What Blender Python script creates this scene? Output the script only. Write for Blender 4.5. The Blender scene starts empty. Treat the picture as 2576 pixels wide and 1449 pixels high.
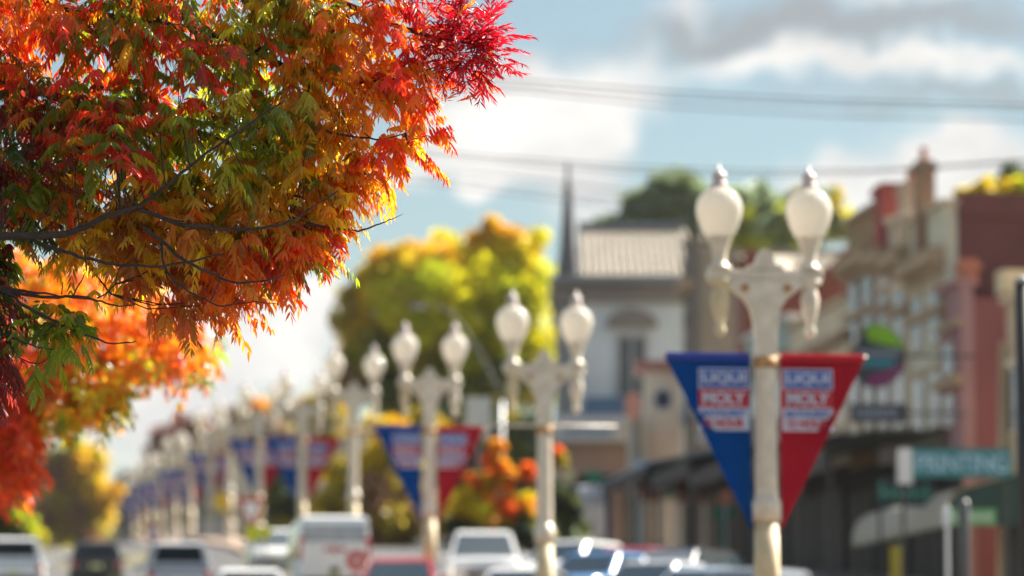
import bpy, math, random
import numpy as np
from mathutils import Vector, Matrix

random.seed(7); RNG = np.random.default_rng(11)
C = bpy.context.scene.collection
PI = math.pi
# ------------------------------------------------------------------ camera geometry
F = 9660.0; W = 2576; H = 1449; YH = 1850.0; EYE = 1.7
PITCH = math.atan((YH - H/2) / F)
SA = math.radians(7.13)                     # heading of the street
def at(x, y, Y):
    """world point that stands at depth Y and appears at x, y of the photograph"""
    u, v = (x - W/2)/F, (H/2 - y)/F
    d = Vector((u, math.cos(PITCH) - v*math.sin(PITCH), math.sin(PITCH) + v*math.cos(PITCH)))
    return Vector((0, 0, EYE)) + d*(Y/d.y)
def zat(y, Y): return at(W/2, y, Y).z
def st(t, s): return (t*math.cos(SA) - s*math.sin(SA), t*math.sin(SA) + s*math.cos(SA))
def ts(x, y): return (x*math.cos(SA) + y*math.sin(SA), -x*math.sin(SA) + y*math.cos(SA))
def s_of(px, T):
    k = (px - W/2)/F
    return T*(math.cos(SA) - k*math.sin(SA))/(k*math.cos(SA) + math.sin(SA))
HX = [-300, 0, 48, 68, 88, 109, 129.5, 154, 177, 197, 222, 244, 273, 295, 320, 342, 400, 500, 700, 4000]
HY = [-.4, 0, 2.0, 2.73, 4.31, 5.93, 7.22, 9.02, 10.4, 11.6, 12.5, 13.9, 15.1, 16.4, 17.4, 18.0, 19.5, 23, 26, 20]
def hgt(Y): return float(np.interp(Y, HX, HY))
def sm(a, b, x):
    t = min(1, max(0, (x-a)/(b-a))); return t*t*(3-2*t)
def ground(x, y):
    t, s = ts(x, y)
    return hgt(y) - 0.6*(1 - sm(3, 8, t))*sm(60, 110, y)*(1 - sm(350, 450, y))

# ------------------------------------------------------------------ materials
MC = {}
def nt(name):
    m = bpy.data.materials.new(name); m.use_nodes = True
    t = m.node_tree; b = t.nodes['Principled BSDF']; return m, t, b
def mat(name, col, rough=.6, metal=0, var=.12, scale=3.0, bump=.0, spec=.5, coat=0):
    if name in MC: return MC[name]
    m, t, b = nt(name)
    b.inputs['Roughness'].default_value = rough; b.inputs['Metallic'].default_value = metal
    b.inputs['Specular IOR Level'].default_value = spec
    b.inputs['Coat Weight'].default_value = coat
    tc = t.nodes.new('ShaderNodeTexCoord'); n = t.nodes.new('ShaderNodeTexNoise')
    n.inputs['Scale'].default_value = scale; n.inputs['Detail'].default_value = 5
    t.links.new(tc.outputs['Object'], n.inputs['Vector'])
    r = t.nodes.new('ShaderNodeValToRGB')
    r.color_ramp.elements[0].position = .3; r.color_ramp.elements[1].position = .7
    r.color_ramp.elements[0].color = [c*(1-var) for c in col] + [1]
    r.color_ramp.elements[1].color = [min(1, c*(1+var)) for c in col] + [1]
    t.links.new(n.outputs['Fac'], r.inputs['Fac']); t.links.new(r.outputs['Color'], b.inputs['Base Color'])
    if bump:
        bp = t.nodes.new('ShaderNodeBump'); bp.inputs['Strength'].default_value = bump
        n2 = t.nodes.new('ShaderNodeTexNoise'); n2.inputs['Scale'].default_value = scale*8
        t.links.new(tc.outputs['Object'], n2.inputs['Vector'])
        t.links.new(n2.outputs['Fac'], bp.inputs['Height']); t.links.new(bp.outputs['Normal'], b.inputs['Normal'])
    MC[name] = m; return m
def brick(name, c1, c2, mortar, scale=4.0):
    if name in MC: return MC[name]
    m, t, b = nt(name); b.inputs['Roughness'].default_value = .85
    tc = t.nodes.new('ShaderNodeTexCoord'); mp = t.nodes.new('ShaderNodeMapping')
    mp.inputs['Rotation'].default_value = (PI/2, 0, 0)
    br = t.nodes.new('ShaderNodeTexBrick'); br.inputs['Scale'].default_value = scale
    br.inputs['Color1'].default_value = (*c1, 1); br.inputs['Color2'].default_value = (*c2, 1)
    br.inputs['Mortar'].default_value = (*mortar, 1); br.inputs['Mortar Size'].default_value = .012
    n = t.nodes.new('ShaderNodeTexNoise'); n.inputs['Scale'].default_value = .7
    mx = t.nodes.new('ShaderNodeMixRGB'); mx.blend_type = 'MULTIPLY'; mx.inputs['Fac'].default_value = .5
    t.links.new(tc.outputs['Object'], mp.inputs['Vector']); t.links.new(mp.outputs['Vector'], br.inputs['Vector'])
    t.links.new(tc.outputs['Object'], n.inputs['Vector'])
    t.links.new(br.outputs['Color'], mx.inputs['Color1']); t.links.new(n.outputs['Fac'], mx.inputs['Color2'])
    t.links.new(mx.outputs['Color'], b.inputs['Base Color']); MC[name] = m; return m
def corrugated(name, col, rough=.35, metal=.6, scale=9, axis='X'):
    if name in MC: return MC[name]
    m, t, b = nt(name); b.inputs['Roughness'].default_value = rough; b.inputs['Metallic'].default_value = metal
    tc = t.nodes.new('ShaderNodeTexCoord'); w = t.nodes.new('ShaderNodeTexWave')
    w.bands_direction = axis; w.inputs['Scale'].default_value = scale
    bp = t.nodes.new('ShaderNodeBump'); bp.inputs['Strength'].default_value = .8; bp.inputs['Distance'].default_value = .03
    n = t.nodes.new('ShaderNodeTexNoise'); n.inputs['Scale'].default_value = 1.5; n.inputs['Detail'].default_value = 6
    r = t.nodes.new('ShaderNodeValToRGB'); r.color_ramp.elements[0].color = [c*.75 for c in col]+[1]; r.color_ramp.elements[1].color = [min(1, c*1.15) for c in col]+[1]
    t.links.new(tc.outputs['Object'], w.inputs['Vector']); t.links.new(w.outputs['Fac'], bp.inputs['Height'])
    t.links.new(bp.outputs['Normal'], b.inputs['Normal'])
    t.links.new(tc.outputs['Object'], n.inputs['Vector']); t.links.new(n.outputs['Fac'], r.inputs['Fac']); t.links.new(r.outputs['Color'], b.inputs['Base Color'])
    MC[name] = m; return m
def leafmat(name, trans=.5, gloss=.07):
    if name in MC: return MC[name]
    m = bpy.data.materials.new(name); m.use_nodes = True; t = m.node_tree; t.nodes.clear()
    o = t.nodes.new('ShaderNodeOutputMaterial'); a = t.nodes.new('ShaderNodeAttribute'); a.attribute_name = 'Col'
    d = t.nodes.new('ShaderNodeBsdfDiffuse'); tr = t.nodes.new('ShaderNodeBsdfTranslucent'); g = t.nodes.new('ShaderNodeBsdfGlossy')
    g.inputs['Roughness'].default_value = .35; g.inputs['Color'].default_value = (.9, .9, .9, 1)
    m1 = t.nodes.new('ShaderNodeMixShader'); m1.inputs[0].default_value = trans
    m2 = t.nodes.new('ShaderNodeMixShader'); m2.inputs[0].default_value = gloss
    t.links.new(a.outputs['Color'], d.inputs['Color']); t.links.new(a.outputs['Color'], tr.inputs['Color'])
    t.links.new(d.outputs[0], m1.inputs[1]); t.links.new(tr.outputs[0], m1.inputs[2])
    t.links.new(m1.outputs[0], m2.inputs[1]); t.links.new(g.outputs[0], m2.inputs[2]); t.links.new(m2.outputs[0], o.inputs['Surface'])
    MC[name] = m; return m
def cloth(name, col):
    if name in MC: return MC[name]
    m = bpy.data.materials.new(name); m.use_nodes = True; t = m.node_tree; t.nodes.clear()
    o = t.nodes.new('ShaderNodeOutputMaterial')
    tc = t.nodes.new('ShaderNodeTexCoord'); n = t.nodes.new('ShaderNodeTexNoise'); n.inputs['Scale'].default_value = 4
    r = t.nodes.new('ShaderNodeValToRGB'); r.color_ramp.elements[0].color = [c*.88 for c in col]+[1]; r.color_ramp.elements[1].color = [min(1, c*1.1) for c in col]+[1]
    t.links.new(tc.outputs['Object'], n.inputs['Vector']); t.links.new(n.outputs['Fac'], r.inputs['Fac'])
    d = t.nodes.new('ShaderNodeBsdfDiffuse'); tr = t.nodes.new('ShaderNodeBsdfTranslucent')
    m1 = t.nodes.new('ShaderNodeMixShader'); m1.inputs[0].default_value = .35
    t.links.new(r.outputs['Color'], d.inputs['Color']); t.links.new(r.outputs['Color'], tr.inputs['Color'])
    t.links.new(d.outputs[0], m1.inputs[1]); t.links.new(tr.outputs[0], m1.inputs[2]); t.links.new(m1.outputs[0], o.inputs['Surface'])
    MC[name] = m; return m

CREAM = mat('cream paint', (.66, .58, .46), .38, var=.14, scale=6, coat=.2)
YELP = mat('yellowed cream paint', (.62, .51, .31), .6, var=.2, scale=5)
RUST = mat('rusty cream paint', (.42, .23, .09), .7, var=.35, scale=9)
def opalmat(name, col):
    m = bpy.data.materials.new(name); m.use_nodes = True; t = m.node_tree; t.nodes.clear()
    o = t.nodes.new('ShaderNodeOutputMaterial'); tc = t.nodes.new('ShaderNodeTexCoord'); n = t.nodes.new('ShaderNodeTexNoise'); n.inputs['Scale'].default_value = 3
    r = t.nodes.new('ShaderNodeValToRGB'); r.color_ramp.elements[0].color = [c*.93 for c in col]+[1]; r.color_ramp.elements[1].color = [*col, 1]
    t.links.new(tc.outputs['Object'], n.inputs['Vector']); t.links.new(n.outputs['Fac'], r.inputs['Fac'])
    d = t.nodes.new('ShaderNodeBsdfDiffuse'); tr = t.nodes.new('ShaderNodeBsdfTranslucent'); g = t.nodes.new('ShaderNodeBsdfGlossy'); g.inputs['Roughness'].default_value = .07
    fr = t.nodes.new('ShaderNodeFresnel'); fr.inputs[0].default_value = 1.4
    m1 = t.nodes.new('ShaderNodeMixShader'); m1.inputs[0].default_value = .55; m2 = t.nodes.new('ShaderNodeMixShader')
    t.links.new(r.outputs[0], d.inputs[0]); t.links.new(r.outputs[0], tr.inputs[0]); t.links.new(fr.outputs[0], m2.inputs[0])
    t.links.new(d.outputs[0], m1.inputs[1]); t.links.new(tr.outputs[0], m1.inputs[2]); t.links.new(m1.outputs[0], m2.inputs[1]); t.links.new(g.outputs[0], m2.inputs[2]); t.links.new(m2.outputs[0], o.inputs[0]); return m
OPAL = opalmat('opal glass', (.90, .85, .76))
BLUE = cloth('blue pennant cloth', (.005, .08, .30)); RED = cloth('red pennant cloth', (.38, .02, .04))
HEMB = cloth('sunlit blue sleeve', (.06, .10, .42)); HEMR = cloth('sunlit red sleeve', (.55, .04, .06))  # lighter than the pennants: sun on the hem put into the colour
PANW = cloth('white print', (.72, .76, .88)); PANB = cloth('blue print', (.10, .2, .58)); PANR = cloth('red print', (.6, .07, .09))
WHITE = mat('white paint', (.75, .75, .73), .45); BARK = mat('bark', (.045, .03, .022), .9, var=.4, scale=14, bump=.5)
BARKG = mat('grey bark', (.12, .09, .07), .9, var=.3, scale=6)
GLASSD = mat('tinted glass', (.012, .016, .02), .12, var=.1, spec=.25)
GLASS = mat('car glass', (.03, .045, .055), .04, var=.1, spec=1.0, coat=1)
PANE = mat('window pane', (.03, .035, .045), .12, var=.2, spec=.8)
TYRE = mat('tyre rubber', (.02, .02, .02), .8); RIM = mat('alloy rim', (.5, .5, .52), .3, .8)
TAIL = mat('tail lamp', (.45, .02, .02), .2, coat=.6); HEAD = mat('head lamp', (.8, .8, .82), .12, coat=.8)
PLATE = mat('number plate', (.7, .66, .3), .4); BLACK = mat('black plastic', (.02, .02, .022), .5)
DARKM = mat('dark painted steel', (.025, .028, .03), .45); GREY = mat('galvanised steel', (.35, .36, .37), .45, .5)
SHADEW = mat('shopfront glass', (.015, .016, .02), .45, var=.5, scale=1.5, spec=.2)
ASPH = mat('asphalt', (.055, .055, .058), .9, var=.2, scale=.6); PAVE = mat('pavement concrete', (.3, .28, .26), .85, var=.15, scale=.8)
GRASS = mat('dry grass ground', (.09, .08, .035), .95, var=.4, scale=.15); LINE = mat('road paint', (.75, .75, .72), .6)
MEDI = mat('median paving', (.26, .18, .13), .85, var=.2, scale=1)
LEAF = leafmat('autumn leaf', .74, .035); LEAFD = leafmat('distant leaf', .5, .02)

# ------------------------------------------------------------------ mesh building
class MB:
    def __init__(s): s.v = []; s.f = []
    def add(s, v, f):
        o = len(s.v); s.v += [tuple(p) for p in v]; s.f += [tuple(i+o for i in q) for q in f]; return s
    def box(s, x0, x1, y0, y1, z0, z1, top=1.0, dx=0):
        cx, cy = (x0+x1)/2, (y0+y1)/2
        a = [(x0, y0), (x1, y0), (x1, y1), (x0, y1)]
        v = [(x, y, z0) for x, y in a] + [(cx+(x-cx)*top+dx, cy+(y-cy)*top, z1) for x, y in a]
        return s.add(v, [(3, 2, 1, 0), (4, 5, 6, 7), (0, 1, 5, 4), (1, 2, 6, 5), (2, 3, 7, 6), (3, 0, 4, 7)])
    def prism(s, poly, a, b, axis='y'):
        """extrude a polygon: axis y -> poly in x,z ; axis x -> poly in y,z ; axis z -> poly in x,y"""
        n = len(poly)
        def P(p, d):
            if axis == 'y': return (p[0], d, p[1])
            if axis == 'x': return (d, p[0], p[1])
            return (p[0], p[1], d)
        v = [P(p, a) for p in poly] + [P(p, b) for p in poly]
        f = [tuple(range(n)), tuple(range(2*n-1, n-1, -1))] + [(i, i+n, (i+1) % n+n, (i+1) % n) for i in range(n)]
        return s.add(v, f)
    def lathe(s, prof, cx=0, cy=0, n=24):
        v = []; f = []
        for r, z in prof:
            for k in range(n):
                a = 2*PI*k/n; v.append((cx+r*math.cos(a), cy+r*math.sin(a), z))
        for i in range(len(prof)-1):
            for k in range(n):
                k2 = (k+1) % n; f.append((i*n+k, i*n+k2, (i+1)*n+k2, (i+1)*n+k))
        f.append(tuple(range(n-1, -1, -1))); f.append(tuple(range((len(prof)-1)*n, len(prof)*n)))
        return s.add(v, f)
    def tube(s, pts, rad, n=6):
        pts = [Vector(p) for p in pts]; m = len(pts); v = []; f = []
        for i, p in enumerate(pts):
            d = (pts[min(i+1, m-1)] - pts[max(i-1, 0)]).normalized()
            u = d.cross(Vector((0, 0, 1)));
            if u.length < .05: u = d.cross(Vector((0, 1, 0)))
            u.normalize(); w = d.cross(u); r = rad[i] if hasattr(rad, '__len__') else rad
            for k in range(n):
                a = 2*PI*k/n; q = p + u*r*math.cos(a) + w*r*math.sin(a); v.append(tuple(q))
        for i in range(m-1):
            for k in range(n):
                k2 = (k+1) % n; f.append((i*n+k, i*n+k2, (i+1)*n+k2, (i+1)*n+k))
        f.append(tuple(range(n-1, -1, -1))); f.append(tuple(range((m-1)*n, m*n)))
        return s.add(v, f)
    def build(s, name, m, parent=None, smooth=False, bevel=0, label=None):
        me = bpy.data.meshes.new(name); me.from_pydata(s.v, [], s.f); me.materials.append(m); me.update()
        if smooth:
            me.polygons.foreach_set('use_smooth', [True]*len(me.polygons))
        o = bpy.data.objects.new(name, me); C.objects.link(o); o.parent = parent
        if bevel:
            b = o.modifiers.new('bevel', 'BEVEL'); b.width = bevel; b.segments = 2; b.limit_method = 'ANGLE'
        if label: o['label'] = label
        return o
def tag(o, label, cat, group=None):
    o['label'] = label; o['category'] = cat
    if group: o['group'] = group
    return o
def thing(name, label, cat, loc=(0, 0, 0), rz=0, group=None):
    o = bpy.data.objects.new(name, None); C.objects.link(o); o.empty_display_size = .3
    o.location = loc; o.rotation_euler = (0, 0, rz); return tag(o, label, cat, group)
def kids(o): return [c for c in bpy.data.objects if c.parent == o]
def dup(root, loc, rz, label, skip=()):
    allc = {}
    for c in list(bpy.data.objects):
        if c.parent: allc.setdefault(c.parent, []).append(c)
    def rec(o, par):
        c = o.copy(); C.objects.link(c); c.parent = par
        for k in allc.get(o, []):
            if k.name.split('.')[0] in skip: continue
            rec(k, c)
        return c
    r = rec(root, None); r.location = loc; r.rotation_euler = (0, 0, rz); r['label'] = label; return r
def textmesh(txt, w, h, bold=.0):
    cu = bpy.data.curves.new('t', 'FONT'); cu.body = txt; cu.offset = bold; cu.extrude = .004
    ob = bpy.data.objects.new('t', cu); me = bpy.data.meshes.new_from_object(ob)
    n = len(me.vertices); co = np.empty(n*3); me.vertices.foreach_get('co', co); co = co.reshape(-1, 3)
    mn, mx = co.min(0), co.max(0); c = (mn+mx)/2
    x = (co[:, 0]-c[0])/(mx[0]-mn[0])*w; z = (co[:, 1]-c[1])/(mx[1]-mn[1])*h; y = -co[:, 2]
    out = np.stack([x, y, z], 1); fs = [tuple(p.vertices) for p in me.polygons]
    bpy.data.objects.remove(ob); bpy.data.curves.remove(cu); bpy.data.meshes.remove(me)
    return out, fs
def text_part(txt, w, h, x, y, z, m, parent, bold=.02, name='lettering'):
    v, f = textmesh(txt, w, h, bold)
    return MB().add([(a+x, b+y, c+z) for a, b, c in v], f).build(name, m, parent)
def struct(o): o['kind'] = 'structure'; return o

# ------------------------------------------------------------------ terrain sheets
def sheet(name, m, ts_or_x, ys, dz, street=True):
    mb = MB(); n = len(ts_or_x)
    for Y in ys:
        for t in ts_or_x:
            if street: x, y = st(t, Y)
            else: x, y = t, Y
            mb.v.append((x, y, ground(x, y) + dz))
    for j in range(len(ys)-1):
        for i in range(n-1):
            a = j*n+i; mb.f.append((a, a+1, a+n+1, a+n))
    return struct(mb.build(name, m))
ysw = [-300, -100, -30] + list(range(0, 520, 8)) + [560, 620, 700, 900, 1300, 2000, 4000]
sheet('ground', GRASS, [-2500, -800, -300, -120, -60, -40, -30, -20, -14, -10, -8, -6, -4, -2, 0, 2, 4, 6, 8, 10, 12, 14, 16, 18, 20, 25, 30, 40, 60, 80, 120, 300, 800, 2500], ysw, -.02, False)
sroad = list(range(-20, 396, 6))
sheet('road', ASPH, [-5, -3, -1, 1, 3, 4.5, 6, 7, 8], sroad, .06)
o = sheet('road', ASPH, [10.4, 12, 14, 16, 18, 19.6], sroad, .06)
def slab(name, m, t0, t1, s0, s1, dz, th):
    mb = MB(); ss = list(range(s0, s1+1, 6))
    for s in ss:
        for t, z in ((t0, -th), (t0, 0), (t1, 0), (t1, -th)):
            x, y = st(t, s); mb.v.append((x, y, ground(x, y)+dz+z))
    for j in range(len(ss)-1):
        for i in range(3):
            a = j*4+i; mb.f.append((a, a+1, a+5, a+4))
    return struct(mb.build(name, m))
slab('median', MEDI, 8, 10.4, -20, 388, .20, .4)
slab('pavement', PAVE, 19.6, 25.2, -20, 388, .20, .4)
slab('pavement', PAVE, -9, -5, -20, 388, .20, .4)
mb = MB()
for s in range(0, 380, 12):
    for t in (1.6,):
        for q in range(1):
            P = [st(t-.06, s), st(t+.06, s), st(t+.06, s+3), st(t-.06, s+3)]
            mb.add([(x, y, ground(x, y)+.075) for x, y in P], [(0, 1, 2, 3)])
struct(mb.build('road_marking', LINE))

# ------------------------------------------------------------------ lamp posts
ZB = 5.45                                   # height of the crossbar
LG = 'twin globe lamp posts in a row along the median'
lamp = thing('street_lamp', 'nearest cream twin globe lamp post, carrying the largest blue and red pennants', 'street lamp', (0, 0, 0), SA, LG)
MB().lathe([(.30, 0), (.30, .12), (.24, .2), (.23, .9), (.26, .95), (.26, 1.02), (.17, 1.12)], n=20).build('base', CREAM, lamp, True)
MB().lathe([(.165, 1.1), (.155, 2.38)], n=20).build('lower_shaft', YELP, lamp, True, label='lower part of the shaft with yellowed paint')
MB().lathe([(.185, 2.36), (.185, 2.6), (.15, 2.63), (.145, 2.7)], n=20).build('collar', CREAM, lamp, True)
g = MB().lathe([(.145, 2.68), (.133, 4.05), (.131, 4.3)], n=48)
g.v = [(x*(1-.06*(k % 4 == 0)), y*(1-.06*(k % 4 == 0)), z) for k, (x, y, z) in enumerate(g.v)]; g.build('shaft', CREAM, lamp, False)
MB().lathe([(.15, 4.28), (.155, 4.34), (.15, 4.42)], n=20).build('rust_ring', RUST, lamp, True)
# flared capital with curved brackets below the crossbar
mb = MB()
prof = [(.13, -1.05), (.135, -.8), (.15, -.6), (.19, -.42), (.27, -.3), (.40, -.2), (.52, -.13), (.60, -.06)]
poly = [(-x, z+ZB) for x, z in prof] + [(x, z+ZB) for x, z in reversed(prof)]
mb.prism(poly, -.09, .09)
mb.build('bracket', CREAM, lamp, bevel=.015)
for sx in (-1, 1):
    MB().lathe([(.0, -.01), (.05, 0), (.055, .02)], n=12).build('rosette', RUST, lamp)
    r = bpy.data.objects[-1] if False else None
for o_ in kids(lamp):
    if o_.name.startswith('rosette'):
        o_.rotation_euler = (PI/2, 0, 0)
rs = [o_ for o_ in kids(lamp) if o_.name.startswith('rosette')]
rs[0].location = (-.27, -.085, ZB-.17); rs[1].location = (.27, -.085, ZB-.17)
MB().box(-.74, .74, -.085, .085, ZB-.06, ZB+.06).build('crossbar', CREAM, lamp, bevel=.02)
MB().prism([(-.26, ZB+.06), (.26, ZB+.06), (.22, ZB+.12), (.13, ZB+.15), (.10, ZB+.25), (.06, ZB+.31), (0, ZB+.35), (-.06, ZB+.31), (-.10, ZB+.25), (-.13, ZB+.15), (-.22, ZB+.12)], -.06, .06).build('finial', CREAM, lamp, bevel=.02)
for sx in (-.575, .575):
    g = MB().lathe([(.15, .06), (.15, .10), (.10, .13), (.085, .2), (.10, .3), (.145, .42), (.16, .455), (.16, .48), (.13, .485)], sx, 0, 20)
    g.v = [(x, y, z+ZB) for x, y, z in g.v]; h = g.build('globe_holder', CREAM, lamp, True)
    q = MB().lathe([(.16, -.06), (.15, -.10), (.075, -.14), (.10, -.2), (.12, -.3), (.105, -.44), (.06, -.60), (.05, -.64), (.075, -.68), (.07, -.74), (.03, -.78), (.004, -.80)], sx, 0, 16)
    q.v = [(x, y, z+ZB) for x, y, z in q.v]; q.build('pendant', YELP if sx < 0 else CREAM, lamp, True)
    g = MB().lathe([(.18, .486), (.20, .52), (.245, .62), (.283, .74), (.297, .83), (.29, .9), (.262, .98), (.20, 1.05), (.13, 1.10), (.10, 1.12)], sx, 0, 32)
    g.v = [(x, y, z+ZB) for x, y, z in g.v]; gl = g.build('globe', OPAL, lamp, True)
    c = MB().lathe([(.11, 1.115), (.115, 1.14), (.085, 1.18), (.075, 1.2), (.095, 1.23), (.085, 1.28), (.05, 1.31), (.02, 1.34), (.006, 1.42)], sx, 0, 16)
    c.v = [(x, y, z+ZB) for x, y, z in c.v]; c.build('globe_cap', mat('globe cap', (.55, .44, .42), .3, coat=.4), gl, True)
# banner arms (also on the lamps without pennants)
ZR = ZB - 1.02
MB().tube([(-1.30, 0, ZR), (1.30, 0, ZR)], .022, 8).build('banner_arm', CREAM, lamp, True)
# pennants
def pennant(sx):
    side = -1 if sx < 0 else 1
    x0, x1, h = .19*side, 1.27*side, 2.15
    n = 12; mb = MB(); th = .004
    rows = []
    for j in range(n+1):
        v = j/n; xx1 = x1 + (x0 - x1)*v; z = ZR - .03 - h*v; row = []
        for i in range(7):
            u = i/6; x = x0 + (xx1-x0)*u
            y = .06*math.sin(v*5+u*3)*v + .035*math.sin(u*9+v*4)*v*(1-v)+.02*math.sin(u*5)*v; x += .012*math.sin(v*9)*u*v; z -= .025*math.sin(PI*u)*(1-v)*0
            row.append((x, y, z))
        rows.append(row)
    for off in (0, th):
        b = len(mb.v)
        for r in rows:
            mb.v += [(x, y+off, z) for x, y, z in r]
        for j in range(n):
            for i in range(6):
                a = b+j*7+i; mb.f.append((a, a+1, a+8, a+7) if off else (a, a+7, a+8, a+1))
    p = mb.build('pennant', BLUE if side < 0 else RED, lamp, True)
    MB().box(min(x0, x1), max(x0, x1), -.03, .035, ZR-.07, ZR+.035).build('sleeve', HEMB if side < 0 else HEMR, p, bevel=.02)
    cx = side*.535
    pw, ph, pz = .64, .78, ZR-.55
    MB().box(cx-pw/2, cx+pw/2, -.022, -.014, pz-ph/2, pz+ph/2).build('print_panel', PANW, p)
    MB().box(cx-pw/2+.02, cx+pw/2-.02, -.028, -.0225, pz+.15, pz+.37).build('print_band', PANB, p)
    MB().box(cx-pw/2, cx+pw/2, -.0285, -.0225, pz-.10, pz+.13).build('print_band', PANR, p)
    text_part('LIQUI', .54, .15, cx, -.033, pz+.26, PANW, p, .03)
    text_part('MOLY', .54, .16, cx, -.034, pz+.015, PANW, p, .03)
    text_part('BATHURST', .56, .085, cx, -.027, pz-.175, PANB, p, .03)
    text_part('12 HOUR', .52, .11, cx, -.027, pz-.30, PANR, p, .04)
pennant(-1); pennant(1)
LD = [48, 68, 88, 109, 129.5, 154, 177, 197, 221.5, 244, 273, 295, 320, 342]
LX = [1929, 1370, 1080, 888, 759, 651, 577, 527, 477, 441, 403, 377, 355, 337]
NB = {1, 3, 6}
LL = ['', 'second lamp post in the row, cream, with bare banner arms and no pennants',
      'third cream lamp post in the row, carrying pennants, behind the white ute',
      'bare armed cream lamp post just right of the white van roof',
      'cream lamp post with pennants rising behind the left part of the white van',
      'cream lamp post with pennants directly left of the one behind the van',
      'bare armed cream lamp post between two posts with pennants, above the silver wagon',
      'cream lamp post with small pennants above the right side of the silver wagon',
      'faded lamp post with small pennants above the middle of the silver wagon',
      'faded lamp post above the left edge of the silver wagon',
      'fifth lamp post from the far end of the row', 'fourth lamp post from the far end of the row',
      'second farthest lamp post of the row', 'farthest and smallest lamp post of the row']
LL[10] = 'fourth lamp post from the far end of the row'; LL[11] = 'third lamp post from the far end of the row'
for i, (d, px) in enumerate(zip(LD, LX)):
    p = at(px, 1400, d); z = ground(p.x, p.y) + .2
    if i == 0: lamp.location = (p.x, p.y, z-.2)
    else: dup(lamp, (p.x, p.y, z - .2), SA, LL[i], ('pennant',) if i in NB else ())

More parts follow.
